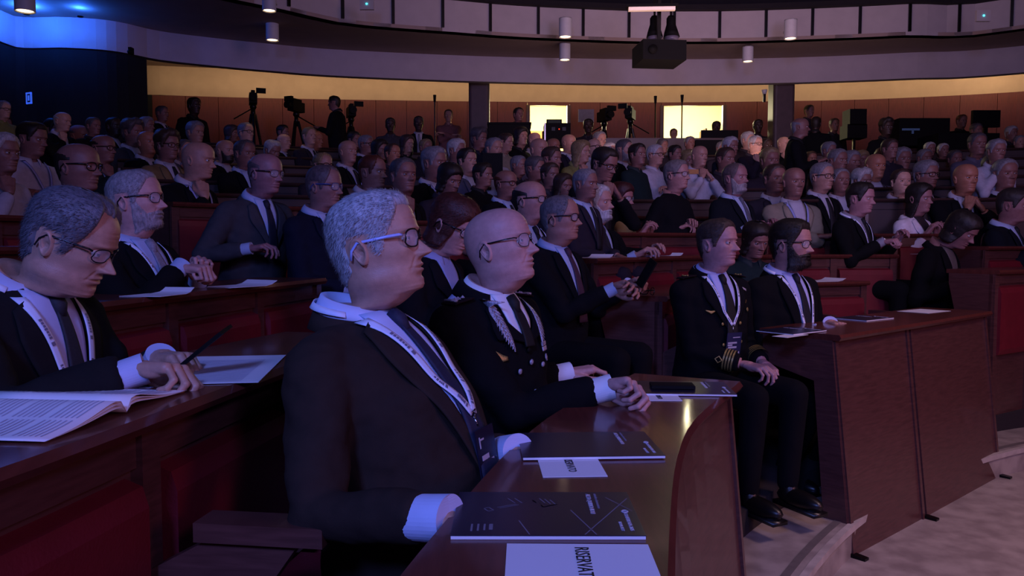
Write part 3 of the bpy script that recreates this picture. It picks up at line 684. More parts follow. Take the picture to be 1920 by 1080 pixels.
def shoulder(ps, dr, root, m_st, n_st, kind):
    """epaulette lying on each shoulder with its stars"""
    for s in (-1, 1):
        b = MB(); T = ps.T
        for i in range(9):
            pass
        pts = []
        for i in range(9):
            t = i/8; y = s*(0.115+0.085*t); o_ = T@Vector((0.0, y, 1.4)); h = dr.b.ray_cast(o_, T.to_3x3()@Vector((0, 0, -1)), 1.0)
            p = h[0] if h[0] is not None else T@Vector((0, y, 1.04)); pts.append(p+Vector((0, 0, 0.006)))
        G = np.array([[list(p+Vector((dx, 0, 0.0))) for dx in (-0.026, -0.024, 0.024, 0.026)] for p in pts]); v, f = grid_mesh(G); v, f = solid(v, f, 0.005)
        e = link('epaulette', mesh_of('epaulette', v, f, True, [M_cloth]), root, lin('#1a0f14'))
        if kind == 'stars':
            st = [(pts[2], 0.006), (pts[4], 0.009), (pts[5], 0.009)]
            for p, r_ in st:
                q = MB(); V = [p+Vector((0, 0, 0.012))]; 
                for k in range(10): a = math.pi*k/5; rr = r_*1.2 if k % 2 == 0 else r_*0.5; V.append(p+Vector((math.cos(a)*rr, math.sin(a)*rr, 0.004)))
                q.add(V, [(0, k+1, (k+1) % 10+1) for k in range(10)]); q.build('star', M_silver, e)
            q = MB(); p = pts[7]; q.tube([p+Vector((-0.022, 0, 0.006)), p+Vector((0.0, 0, 0.007)), p+Vector((0.022, 0, 0.006))], 0.004, 8); q.build('braid_bar', M_silver, e, True)
        else:
            p = pts[5]; q = MB(); q.tube([p+Vector((0.014*math.cos(a), 0.011*math.sin(a), 0.006)) for a in np.linspace(0, 2*math.pi, 13)], 0.0028, 6, cap=False)
            q.tube([p+Vector((-0.022, 0, 0.006)), p+Vector((-0.014, 0, 0.008))], 0.004, 6); q.tube([p+Vector((0.014, 0, 0.006)), p+Vector((0.024, 0, 0.008))], 0.004, 6); q.build('gold_braid', M_gold, e, True)
shoulder(ops, odr, off, M_silver, 2, 'stars')
def btn(ps, dr, root, y, z, m, r=0.0085, name='button'):
    x = dr.hit(y, z); b = MB(); b.ball((x+0.008, y, z), (r*0.5, r, r), 12, 8); b.V = [ps.T@Vector(q) for q in b.V]; return b.build(name, m, root, True)
for y, z in ((0.0, 0.885), (0.0, 0.80), (0.0, 0.715), (-0.06, 0.865), (0.065, 0.87)): btn(ops, odr, off, y, z, M_silver)
patch(odr, off, 'breast_badge', [(-0.135, 0.925), (-0.115, 0.905), (-0.098, 0.905)], [0.006, 0.02, 0.010], M_gold, label='dull winged breast badge')
for z in (0.925, 0.911): patch(odr, off, 'ribbon_bar', [(0.085, z), (0.105, z), (0.125, z)], 0.012, M_print)
patch(odr, off, 'medal', [(0.105, 0.895), (0.105, 0.885), (0.105, 0.875)], [0.010, 0.020, 0.010], M_silver)
# 3 man reading his phone, second row
oldm, lps, ldr = hero('man with thin glasses and white lanyard bending over a phone in the second row', (130, 457, 1.87), -10,
    dict(lean=12, headoff=(0.045, 0, 1.200), hpitch=22, hyaw=13, girth=1.2, width=1.03, hr=(0.95, 0.05, 0.0), hl=(0.9, -0.35, 0.05), handr='grip', handl='grip', rollr=-25, er=(-0.5, -0.9, -0.7)),
    wr=(262, 694, 1.64), wl=(300, 670, 1.90), hair=('recede', lin('#5e5a64'), 0.014, 6000), glasses=dict(c=lin('#15141c'), g=dict(fr=0.0014, arm=0.0015, lh=0.0165, tz=0.018)),
    coat='#1c191b', shirt=lin('#b9bde0'), tie=lin('#23242e'), vz=0.68, lanyard=True, lz=0.80, lanw=0.021, hp=dict(jowl=1.3, nose=1.15), voxel=0.010, vtop=0.068, seed=9, fold=0.009)
# 4 bearded man behind him
m4, p4, d4 = hero('pink-faced man with short grey beard and pale tie, seated in the third row', (254, 379, 3.05), -14,
    dict(lean=0, hpitch=-6, hyaw=14, girth=1.15, handr='fist', handl='fist', hr=(0.95, 0.25, -0.1), er=(-0.3, -0.9, -0.6)), wr=(340, 500, 2.95), wl=(372, 520, 3.15), skin=lin('#c28f88'),
    hair=('short', lin('#8c8488'), 0.007, 2500), beard=(lin('#94888c'), 0.0022, 2500), glasses=dict(c=lin('#1c1620'), g=dict(fr=0.0013, arm=0.0018)),
    coat='#100f12', shirt=LBLUE, tie=lin('#8b8996'), vz=0.82, lanyard=True, lz=0.86, hp=dict(jowl=0.5), voxel=0.012, nr=96, ns=100, seed=11)
# 5 purple tie
m5, p5, d5 = hero('man with dark-rimmed glasses and purple tie holding a phone over his desk', (1050, 412, 4.1), -36,
    dict(lean=3, hpitch=-3, hyaw=12, girth=1.1, hr=(0.95, 0.0, 0.15), hl=(0.85, -0.3, 0.3), handr='relaxed', handl='grip', rollr=-60), wr=(1150, 542, 3.85), wl=(1178, 533, 4.15),
    hair=('recede', lin('#6c6468'), 0.008, 2500), glasses=dict(c=lin('#2a1420'), g=dict(fr=0.0022, arm=0.002)), skin=lin('#a9786a'),
    coat='#0f0f13', shirt=LBLUE, tie=lin('#43283a'), vz=0.72, lanyard=False, hp=dict(jowl=0.8), voxel=0.012, nr=96, ns=100, seed=13)
# 6 white beard
m6, p6, d6 = hero('white-haired man with white beard, light blue shirt and dark tie', (1120, 384, 5.6), -50,
    dict(lean=2, hpitch=-5, hyaw=16), scale=1.07, wr=(1190, 480, 5.3), wl=(1220, 476, 5.6), hair=('full', WHITEH, 0.013, 1500), beard=(WHITEH, 0.007, 1500), skin=lin('#b98a80'),
    coat='#0e0e12', shirt=LBLUE, tie=lin('#1d1b26'), vz=0.70, lanyard=False, voxel=0.014, nr=80, ns=88, seed=15)
# 7 naval officer
nav, nps, ndr = hero('slim officer in dark uniform with gold sleeve stripes and a hanging badge', (1345, 459, 4.12), -64,
    dict(lean=3, hpitch=-3, hyaw=19, width=0.97, hr=(0.9, 0.3, -0.1), er=(-0.6, -0.5, -1)), scale=1.05, wr=(1400, 684, 3.92), wl=(1432, 682, 4.05), hair=('short', lin('#40322c'), 0.011, 3500), skin=lin('#b58684'),
    coat='#0c0c11', shirt=lin('#b4bcec'), tie=lin('#08080a'), vz=0.80, lanyard=True, lz=0.835, hp=dict(wid=0.96, jowl=0.0, nose=1.1), voxel=0.011, nr=110, ns=112, seed=17, fold=0.005, mcat='uniform_jacket', cuffs=False)
badge(nps, ndr, nav, 0.0, 0.80, w=0.09, h=0.135, rows=[(-.1, .4, .16, .19), (-.42, .2, .34, .40), (-.42, -.1, .42, .48), (-.38, .2, .50, .57), (.25, .42, .70, .86)], col=mat('blue_badge_card', '#20264a', rough=0.3, nscale=4, namp=0.05))
shoulder(nps, ndr, nav, M_gold, 1, 'loop')
def sleeve_stripes(ps, root, k, n=4, loop=True):
    W = ps.wrp[k]; E = ps.elb[k]; d = (W-E).normalized()
    for i in range(n):
        a = W-d*(0.058+0.0135*i); b = a-d*0.0078; q = MB(); q.tube([a, a.lerp(b, 0.5), b], 0.0545, 24, cap=False); q.build('sleeve_stripe', M_gold, root, True)
    s = d.cross(Vector((0, 0, 1))).normalized(); c = W-d*(0.058+0.0135*n+0.012)+s*0.056*(1 if k > 0 else 1); u = Vector((0, 0, 1)); u = (u-d*u.dot(d)).normalized()
    q = MB(); q.tube([c+d*0.016, c+u*0.016, c-d*0.018, c-u*0.016, c+d*0.016], 0.0035, 6, cap=False); q.build('stripe_loop', M_gold, root, True)
sleeve_stripes(nps, nav, -1); sleeve_stripes(nps, nav, 1)
for y, z in ((-0.05, 0.84), (0.06, 0.84), (-0.05, 0.74), (0.06, 0.75)): btn(nps, ndr, nav, y, z, M_gold)
patch(ndr, nav, 'breast_badge', [(-0.13, 0.905), (-0.105, 0.895), (-0.08, 0.905)], [0.004, 0.014, 0.004], M_gold, label='gold winged breast badge')
patch(ndr, nav, 'name_bar', [(0.11, 1.005), (0.14, 1.0), (0.165, 0.99)], 0.010, M_print)
for (y, z, r_) in ((0.115, 0.945, 0.022), (0.135, 0.90, 0.016), (0.09, 0.955, 0.010)): patch(ndr, nav, 'medal', [(y, z+r_*.6), (y, z), (y, z-r_*.6)], [r_*.5, r_*1.3, r_*.6], M_gold)
# 8 bearded man beside him
m8, p8, d8 = hero('dark-haired man with full dark beard and glasses in a black suit', (1482, 460, 4.55), -60,
    dict(lean=2, hpitch=0, hyaw=19, tuck=0.22, hr=(0.9, 0.3, 0), hl=(0.9, -0.3, 0)), scale=1.13, wr=(1530, 620, 4.30), wl=(1556, 606, 4.45), hair=('full', DARKH, 0.017, 3500), beard=(lin('#1a1310'), 0.012, 3500),
    glasses=dict(c=lin('#151016'), g=dict(fr=0.0015)), skin=lin('#b08078'), coat='#0d0d10', shirt=lin('#b4bcec'), tie=lin('#0c0e1c'), vz=0.62, lanyard=True, lz=0.70,
    voxel=0.012, nr=110, ns=112, seed=19)
# 9 bald with glasses behind officer
m9, p9, d9 = hero('balding man with glasses, pale blue shirt and white lanyard behind the bald officer', (993, 378, 4.6), -42,
    dict(lean=2, hpitch=-3, hyaw=15), hair=('fringe', DARKH, 0.006, 600), glasses=dict(c=lin('#0c0a0e'), g=dict(fr=0.0018)), skin=lin('#b18278'),
    coat='#0f0f14', shirt=LBLUE, tie=lin('#10111c'), vz=0.72, lanyard=True, lz=0.80, voxel=0.014, nr=80, ns=88, seed=21)
# 10 grey suit leaning
m10, p10, d10 = hero('balding man in a light grey suit leaning forward beside a wooden desk end', (497, 327, 4.5), -34,
    dict(lean=10, hpitch=4, hyaw=12, girth=1.05, er=(-0.5, -0.8, -0.8)), wr=(468, 466, 4.25), wl=(500, 470, 4.7), hair=('fringe', lin('#56484c'), 0.006, 500), glasses=dict(c=lin('#241a20'), g=dict(fr=0.0012)),
    skin=lin('#94686a'), coat='#3c3c42', shirt=LBLUE, tie=lin('#14162a'), vz=0.80, voxel=0.014, nr=80, ns=88, seed=23)
# 11 navy suit with glasses
m11, p11, d11 = hero('man in navy suit with pale blue glasses arm, behind the grey-haired front man', (607, 352, 4.4), -26,
    dict(lean=3, hpitch=2, hyaw=8), hair=('recede', lin('#54464a'), 0.008, 500), glasses=dict(c=lin('#3c4a86'), g=dict(fr=0.0014)), skin=lin('#8f6660'),
    coat='#14182a', shirt=LBLUE, tie=lin('#14141e'), vz=0.80, voxel=0.014, nr=80, ns=88, seed=25)
# 12 red haired woman reading
m12, p12, d12 = hero('woman with reddish-brown hair and glasses looking down, between the two front men', (846, 424, 3.35), -25,
    dict(lean=8, hpitch=24, width=0.9, girth=0.9), wr=(860, 560, 3.2), wl=(900, 560, 3.4), hair=('bob', REDH, 0.020, 2500), glasses=dict(c=lin('#120c10'), g=dict(fr=0.0018)),
    skin=lin('#b98880'), coat='#121015', shirt=lin('#9aa2cc'), vz=0.86, voxel=0.014, nr=80, ns=88, hp=dict(wid=0.94), seed=27)
# 13 man in black polo
m13, p13, d13 = hero('grey-haired man in black polo shirt sitting with forearms crossed', (1268, 330, 6.9), -40,
    dict(lean=0, hpitch=-2, girth=1.1), scale=1.1, wr=(1268, 428, 6.75), wl=(1292, 424, 6.85), hair=('short', lin('#6e6668'), 0.010, 0), glasses=dict(c=lin('#2a2024'), g=dict(fr=0.0012)), skin=lin('#a87a74'),
    coat='#101014', shirt=None, lapel=False, cuffs=False, voxel=0.016, nr=64, ns=72, seed=29, mcat='polo_shirt')
# 14 striped tie
m14, p14, d14 = hero('grey-bearded man in dark suit with diagonally striped tie', (1378, 336, 7.0), -50,
    dict(lean=0, hpitch=-3, girth=1.15), scale=1.12, wr=(1400, 428, 6.8), wl=(1440, 425, 6.9), hair=('recede', lin('#57494a'), 0.008, 0), beard=(lin('#8b8488'), 0.007, 0), skin=lin('#96696a'),
    coat='#12161e', shirt=LBLUE, tie=lin('#5a5a68'), vz=0.74, voxel=0.016, nr=64, ns=72, seed=31)
# 15 dark haired man with watch
m15, p15, d15 = hero('dark-haired man in black suit and lanyard, wristwatch hand on the desk', (1613, 374, 6.7), -48,
    dict(lean=6, hpitch=3, hr=(0.9, 0.2, 0.1), er=(-0.5, -0.7, -0.8), handr='fist'), scale=1.1, wr=(1655, 453, 6.4), wl=(1680, 450, 6.6), hair=('full', DARKH, 0.016, 800), skin=lin('#a8787a'),
    coat='#101112', shirt=lin('#8c8a98'), tie=lin('#0c0c10'), vz=0.80, lanyard=True, lz=0.80, voxel=0.014, nr=80, ns=88, seed=33)
wt = MB(); Wp = p15.wrp[-1]; dd = (Wp-p15.elb[-1]).normalized(); wt.tube([Wp-dd*0.004, Wp+dd*0.006, Wp+dd*0.016], 0.034, 18, cap=False); wt.build('wristwatch', M_steel, m15, True)
# 16 woman bowed
m16, p16, d16 = hero('woman with short dark hair and black jacket bowing her head over her lap', (1800, 432, 6.3), -50,
    dict(lean=14, tuck=0.3, handr='grip', handl='grip', hpitch=32, width=0.9, girth=0.9, hroll=0), scale=1.19, wr=(1795, 535, 6.1), wl=(1812, 530, 6.2), hair=('bob', DARKH, 0.017, 800), skin=lin('#8a5f5c'),
    coat='#0d0c0e', shirt=lin('#5e5450'), vz=0.74, collar=False, voxel=0.014, nr=80, ns=88, cuffs=False, seed=35)
# 17 right edge man
m17, p17, d17 = hero('man in dark suit and white shirt beside the far aisle, cut by the frame', (1899, 387, 6.9), -45,
    dict(lean=4, hpitch=6), scale=1.24, wr=(1930, 462, 6.7), wl=(1960, 462, 6.8), hair=('short', lin('#2c2422'), 0.012, 500), skin=lin('#8d6260'), coat='#10141c', shirt=LBLUE, tie=lin('#0c0c12'), vz=0.72, voxel=0.014, nr=80, ns=88, seed=37)
# 18 woman in white jacket
m18, p18, d18 = hero('dark-haired woman in a white jacket over a dark top', (1723, 374, 7.3), -58,
    dict(lean=2, hpitch=2, width=0.9, girth=0.88), scale=1.12, wr=(1735, 440, 7.1), wl=(1760, 440, 7.2), hair=('long', DARKH, 0.020, 800), skin=lin('#9a6c6a'), coat='#e6dce2', shirt=lin('#2a1c22'), vz=0.82, collar=False, lapel=True, cuffs=False, voxel=0.014, nr=80, ns=88, hp=dict(wid=0.93), seed=39)
# 19 woman in gold pattern
m19, p19, d19 = hero('red-haired woman with glasses in gold patterned blouse beside the white-bearded man', (1163, 374, 6.6), -40,
    dict(lean=2, hpitch=3, width=0.9, girth=0.95), scale=1.08, wr=(1200, 440, 6.4), wl=(1215, 440, 6.6), hair=('bob', lin('#3a1618'), 0.018, 0), glasses=dict(c=lin('#2a1c20'), g=dict(fr=0.0012)), skin=lin('#a2706c'),
    coat='#8d7f5c', shirt=None, lapel=False, cuffs=False, voxel=0.016, nr=64, ns=72, seed=41, mcat='blouse')
# ------------------------------------------------------------------ sweeping along curves in plan
M_woodmat = mat('matt_desk_wood', '#3a201c', rough=0.6, nscale=7)
HC = Vector((6.55, -0.40))       # centre of the front rows
def crv(pts, step=0.14):
    pts = [np.array(p[:2], float) for p in pts]
    P_ = [2*pts[0]-pts[1]]+pts+[2*pts[-1]-pts[-2]]; out = []
    for i in range(1, len(P_)-2):
        n = max(2, int(np.linalg.norm(P_[i+1]-P_[i])/step))
        for k in range(n):
            t = k/n; a, b, c, d = P_[i-1], P_[i], P_[i+1], P_[i+2]
            out.append(0.5*((2*b)+(-a+c)*t+(2*a-5*b+4*c-d)*t*t+(-a+3*b-3*c+d)*t**3))
    out.append(pts[-1]); return np.array(out)
def norms(Q):
    T = np.gradient(Q, axis=0); T /= np.linalg.norm(T, axis=1, keepdims=True); return np.stack([T[:, 1], -T[:, 0]], 1)
def sweep(Q, prof, close=True, caps=True, N=None):
    """prof: list of (u outwards to the hall, z)"""
    N = norms(Q) if N is None else N
    G = np.array([[(q[0]+n[0]*u, q[1]+n[1]*u, z) for (u, z) in prof] for q, n in zip(Q, N)]); V, F = grid_mesh(G, close)
    m = len(prof)
    F = [tuple(reversed(f)) for f in F]
    if caps and close: F.append(tuple(range(m))); F.append(tuple(reversed([(len(Q)-1)*m+j for j in range(m)])))
    return V, F
def arclen(Q): return np.concatenate([[0], np.cumsum(np.linalg.norm(np.diff(Q, axis=0), axis=1))])
def cut(Q, N, a, b, step=0.12):
    L = arclen(Q); s = np.linspace(a, b, max(2, int((b-a)/step)+1))
    q = np.stack([np.interp(s, L, Q[:, i]) for i in (0, 1)], 1); n = np.stack([np.interp(s, L, N[:, i]) for i in (0, 1)], 1)
    return q, n/np.linalg.norm(n, axis=1, keepdims=True)
def swp(name, Q, N, prof, m, parent, smooth=False, label=None):
    V, F = sweep(Q, prof, N=N); o = link(name, mesh_of(name, V, F, smooth, [m]), parent)
    if label: o['label'] = label
    return o
def bench(label, pts, zt, zf, wd=0.32, kind='back', group='curved wooden bench desks', seams=None, cush=0.60, lean=0.12, seats=False, posts=True, simple=False, flush=None):
    Q = crv(pts); N = norms(Q); L = arclen(Q)[-1]
    mid = Q[len(Q)//2]; root = empty('bench_desk', (mid[0], mid[1], zf), label=label, cat='desk', group=group)
    root_inv = Vector((mid[0], mid[1], zf)); Q = Q-mid; z0 = 0.0; zt = zt-zf
    q, n = cut(Q, N, -0.0, L)
    swp('desktop', q, n, [(0.035, zt-0.030), (0.045, zt-0.015), (0.035, zt), (-wd, zt), (-wd, zt-0.030)], M_woodmat if simple else M_woodtop, root)
    if kind == 'front':
        sm = [0]+(seams or [])+[L]
        for a, b in zip(sm[:-1], sm[1:]):
            q, n = cut(Q, N, a+0.006, b-0.006)
            swp('front_panel', q, n, [(0.0, zt-0.03), (lean, z0), (lean-0.03, z0), (-0.03, zt-0.03)], M_wood, root)
            for c in (a+0.012, b-0.040):
                q, n = cut(Q, N, c, c+0.028); swp('stile', q, n, [(0.010, zt-0.03), (lean+0.010, z0), (lean, z0), (0.0, zt-0.03)], M_wood, root)
        for a in sm:
            a = min(max(a, 0.02), L-0.02); q, n = cut(Q, N, a-0.02, a+0.02); swp('foot', q, n, [(lean+0.07, z0), (lean+0.07, z0+0.012), (lean-0.02, z0+0.02), (lean-0.02, z0)], M_blackm, root)
        for (a, b) in ((0.0, 0.03), (L-0.03, L)):
            q, n = cut(Q, N, a, b); swp('end_panel', q, n, [(0.0, zt-0.03), (lean-0.005, z0), (lean-0.13, z0), (-0.09, zt-0.24), (-wd+0.02, zt-0.17), (-wd+0.02, zt-0.03)], M_wood, root)
    else:
        q, n = cut(Q, N, 0, L); swp('top_rail', q, n, [(0.0, zt-0.03), (0.0, zt-0.10), (-0.03, zt-0.10), (-0.03, zt-0.03)], M_woodmat if simple else M_wood, root)
        zb = z0+0.12 if not simple else z0
        swp('back_board', q, n, [(-0.012, zt-0.10), (-0.012, z0), (-0.03, z0), (-0.03, zt-0.10)], M_woodmat if simple else M_wood, root)
        if not simple:
            k = max(1, round(L/cush)); w_ = L/k
            for i in range(k):
                q, n = cut(Q, N, i*w_+0.045, (i+1)*w_-0.045, 0.08); a, b = zt-0.115, max(z0+0.0, zt-0.62)
                swp('cushion', q, n, [(-0.012, a), (0.022, a-0.012), (0.034, a-0.05), (0.034, b+0.05), (0.022, b+0.012), (-0.012, b)], M_red, root, label='crimson leather back cushion')
            for i in range(k+1):
                c = min(max(i*w_, 0.03), L-0.03); q, n = cut(Q, N, c-0.028, c+0.028); swp('stile', q, n, [(0.012, zt-0.03), (0.012, z0), (-0.02, z0), (-0.02, zt-0.03)], M_wood, root)
        for (a, b) in ((0.0, 0.03), (L-0.03, L)):
            q, n = cut(Q, N, a, b); swp('end_panel', q, n, [(-0.005, zt-0.03), (-0.005, z0), (-wd*0.45, z0), (-wd*0.45, zt-0.42), (-wd*0.8, zt-0.30), (-wd+0.02, zt-0.10), (-wd+0.02, zt-0.03)], M_wood, root)
        if seats:
            za = seats-zf
            for i in range(k+1):
                c = min(max(i*w_, 0.05), L-0.05); q, n = cut(Q, N, c-0.035, c+0.035)
                ar = swp('armrest', q, n, [(0.11, za), (0.35, za), (0.35, za-0.035), (0.11, za-0.035)], M_wood, root)
                q, n = cut(Q, N, c-0.02, c+0.02); swp('armrest_bracket', q, n, [(0.01, za-0.10), (0.13, za-0.035), (0.30, za-0.035), (0.24, za-0.12), (0.04, za-0.30), (0.01, za-0.30)], M_wood, root)
            for i in range(k):
                q, n = cut(Q, N, i*w_+0.05, (i+1)*w_-0.05); zs_ = za-0.33
                swp('seat', q, n, [(0.04, zs_), (0.06, zs_+0.045), (0.40, zs_+0.05), (0.44, zs_+0.02), (0.42, zs_-0.02), (0.04, zs_-0.02)], M_red, root, label='crimson leather seat')
    return root
# ------------------------------------------------------------------ floors
HF = -0.28
fl = MB(); fl.box((-9, -6, HF-0.1), (16, 19, HF)); tag(fl.build('floor', M_marble), 'pale mottled marble floor in front of the first desks', 'floor', kind='structure')
def ring(name, c, r0, r1, a0, a1, z, zb, m, label, n=70, edge=None):
    A = np.radians(np.linspace(a0, a1, n)); Q = np.stack([c[0]+r0*np.cos(A), c[1]+r0*np.sin(A)], 1); N = -np.stack([np.cos(A), np.sin(A)], 1)
    V, F = sweep(Q, [(0, zb), (0, z), (r0-r1, z), (r0-r1, zb)], N=N)
    if a1 > a0: F = [tuple(reversed(f)) for f in F]
    o = link(name, mesh_of(name, V, F, False, [m])); tag(o, label, 'floor', kind='structure')
    if edge:
        V, F = sweep(Q, [(-0.05, z+0.001), (-0.085, z+0.001), (-0.085, z+0.003), (-0.05, z+0.003)], N=N); e = link('grip_strip', mesh_of('grip_strip', V, F, False, [M_marbledk]), o)
        V, F = sweep(Q, [(0.012, z-0.03), (0.012, z+0.002), (-0.02, z+0.002), (-0.02, z-0.03)], N=N); e = link('nosing', mesh_of('nosing', V, F, False, [mat('nosing_marble', '#c4b8ac', rough=0.3, nscale=9, col2='#a89c92')]), o)
    return o
ring('floor', HC, 6.43, 7.3, 60, 190, -0.12, HF-0.05, M_marble, 'pale marble step between the front desks', edge=True)
ring('floor', HC, 6.78, 7.6, 60, 190, 0.0, HF-0.05, M_carpet, 'dark floor of the first row')
ring('floor', HC, 7.40, 8.5, 60, 190, 0.13, HF-0.05, M_carpet, 'dark floor of the second row')
ring('floor', HC, 8.25, 9.4, 100, 190, 0.26, HF-0.05, M_carpet, 'dark floor of the third row')
# far tiers, curved about another centre
C2 = (1.9, -2.5)
PYT = [(335, 6.3), (300, 8.0), (280, 9.5), (265, 11.0), (250, 12.3), (238, 13.2)]
def zh(y):   # height of a seated head in a row at apex distance y
    ys = [4.0, 5.2]+[a[1] for a in PYT]; z_ = [1.33, 1.52]+[1.25+(455-a[0])/FOC*a[1] for a in PYT]; return float(np.interp(y, ys, z_))
rows = [6.9+0.88*j for j in range(8)]
for j, y in enumerate(rows):
    ring('floor', C2, y+2.5+0.1, y+2.5+1.1, 40, 150, zh(y+0.5)-1.25, -0.3, M_carpet, 'dark floor of a far seating tier')
ring('floor', C2, 13.7+2.5, 13.7+2.5+5.5, 35, 150, 2.02, -0.3, M_carpet, 'dark gallery floor at the back wall')
# ------------------------------------------------------------------ benches
D1 = bench('curved front-row desk with plain panels and brochures, nearest the camera', [(0.075, 0.45), (0.18, 1.07), (0.385, 1.88), (0.71, 2.56)], 0.80, HF, 0.32, 'front', seams=[1.20], lean=0.10)
D2 = bench('curved front-row desk with two tall panels beside the marble step', [(1.57, 3.85), (2.22, 4.41), (3.13, 5.20)], 0.80, HF, 0.40, 'front', seams=[0.86], lean=0.12)
bench('second-row bench desk with open papers, along the lower corner of the view', [(-0.90, 0.25), (-0.72, 1.11), (-0.586, 2.02), (-0.43, 2.60)], 0.945, 0.0, 0.36, seats=0.752)
bench('third-row bench desk with red cushion behind the phone reader', [(-1.36, 1.55), (-1.27, 2.49), (-0.99, 4.05)], 1.07, 0.13, 0.34)
bench('red-backed bench at the left edge behind the phone reader', [(-2.25, 1.5), (-1.98, 3.0), (-1.80, 3.8)], 1.235, 0.26, 0.34)
bench('upper bench desk at the left edge of the hall', [(-2.95, 2.4), (-2.62, 3.9), (-2.45, 4.5)], 1.39, 0.42, 0.34)
bench('second-row bench desk under the phone of the purple-tie man', [(0.79, 4.20), (1.16, 4.95), (1.80, 5.52), (2.64, 5.88)], 0.965, 0.0, 0.36, seats=0.76)
bench('third-row bench desk below the white-bearded man, folded papers on top', [(0.48, 4.75), (1.36, 5.85), (2.3, 6.32), (3.15, 6.48)], 1.155, 0.13, 0.32)
bench('fourth-row bench desk with red back before the gold-blouse woman', [(0.10, 5.45), (0.92, 6.20), (1.58, 6.60), (2.8, 7.00), (4.05, 7.12)], 1.33, 0.26, 0.30)
bench('bench desk ending under the clasped hands of the bald black-suited man', [(-2.35, 5.45), (-1.7, 6.2), (-0.8, 6.85)], 1.53, 0.45, 0.36)
bench('wooden bench desk right behind the grey-suited leaning man', [(-1.55, 4.85), (-0.95, 5.55), (-0.3, 6.05)], 1.41, 0.38, 0.34)
bench('bench desk beyond the striped-tie man', [(-0.3, 6.75), (1.0, 7.40), (2.4, 7.75), (4.4, 7.85)], 1.50, 0.40, 0.30)
bench('bench desk at the right edge with a pale front rail', [(3.85, 6.45), (4.8, 6.9), (5.9, 7.1)], 1.22, 0.13, 0.34)
bench('lower red-backed bench at the right edge', [(3.42, 5.60), (4.2, 6.05), (5.4, 6.35)], 1.055, -0.12, 0.34)
for j, y in enumerate(rows[1:]):
    r = y+2.5; A = [110, 100, 92, 80, 68, 56]
    for q_, (a0, a1) in enumerate(((119, 101), (98.5, 84), (81.5, 58))):
        pts = [(C2[0]+r*math.cos(R(a)), C2[1]+r*math.sin(R(a))) for a in np.linspace(a0, a1, 5)]
        side = ('left', 'middle', 'right')[q_]
        bench(['nearest', 'second', 'third', 'fourth', 'fifth', 'sixth', 'seventh'][j]+' far tier bench desk, '+side+' block of the raked seats', pts, zh(y+0.5)-0.47, zh(y+0.5)-1.25, 0.30, simple=True, group='far tier bench desks')
# ------------------------------------------------------------------ walls, gallery, ceiling
def pxline(pl, z): return [tuple(Z(px, py, z))[:2] for px, py in pl]
ZB, ZT = 3.84, 4.24
fasc = pxline([(-60, 60), (0, 77), (30, 88), (62, 90), (110, 89), (160, 91), (200, 94), (240, 100), (300, 112), (400, 123), (500, 132), (633, 142), (878, 152), (1060, 156), (1240, 158), (1480, 155), (1700, 147), (1915, 136)], ZB)
fasc = [(-6.2, 4.0), (-6.5, 7.0)]+fasc+[(12.0, 9.5), (13.0, 6.0)]
FQ = crv(fasc, 0.15); FN = norms(FQ)
def vert(name, Q, N, z0, z1, th, m, label, kind='structure', u0=0.0, parent=None, cat=None):
    V, F = sweep(Q, [(u0, z0), (u0, z1), (u0-th, z1), (u0-th, z0)], N=N); o = link(name, mesh_of(name, V, F, False, [m]), parent)
    if parent is None: tag(o, label, cat, kind=kind)
    return o
vert('trim_1', FQ, FN, ZB, ZT+0.02, 0.15, M_plaster, 'curved plaster fascia below the gallery', cat='fascia')
L_ = arclen(FQ)
# dark side wall under the fascia on the left
sel = [i for i in range(len(FQ)) if FQ[i][1] < 20 and FQ[i][0] < Z(297, 112, ZB).x+0.02]
WQ = FQ[sel]; WN = FN[sel]
vert('wall_left', WQ, WN, -0.3, ZB+0.01, 0.3, M_drape, 'dark curved side wall under the blue light', u0=-0.02, cat='wall')
# soffit of the gallery and upper fascia
up = pxline([(-200, -150), (150, -75), (400, -10), (533, 18), (633, 41), (740, 52), (853, 60), (973, 69), (1173, 77), (1300, 78), (1400, 77), (1560, 72), (1700, 66), (1915, 54)], ZT)
up = [(-4.6, 2.0)]+[p for p in up]+[(10.0, 7.5), (10.8, 4.0)]
UQ = crv(up, 0.3); UN = norms(UQ)
def strip_between(name, A, B, z, m, label, cat, th=0.05):
    n = 120; la = arclen(A); lb = arclen(B); sa = np.linspace(0, la[-1], n); sb = np.linspace(0, lb[-1], n)
    a = np.stack([np.interp(sa, la, A[:, i]) for i in (0, 1)], 1); b = np.stack([np.interp(sb, lb, B[:, i]) for i in (0, 1)], 1)
    G = np.stack([np.column_stack([a, np.full(n, z)]), np.column_stack([b, np.full(n, z)]), np.column_stack([b, np.full(n, z+th)]), np.column_stack([a, np.full(n, z+th)])], 1)
    V, F = grid_mesh(G, True); return tag(link(name, mesh_of(name, V, F, False, [m])), label, cat, kind='structure')
strip_between('ceiling', UQ, FQ, ZT, M_soffit, 'curved brownish soffit under the gallery', 'ceiling')
ZU = 4.68
t2 = vert('trim_2', UQ, UN, ZT-0.0, ZU, 0.15, M_plaster, 'upper curved plaster parapet with dark vertical strips', cat='fascia')
lu = arclen(UQ)
sx = [435, 541, 642, 737, 830, 919, 1009, 1093, 1179, 1264, 1349, 1436, 1523, 1612, 1705, 1798, 1897, 1990, 330]
UZ = UQ
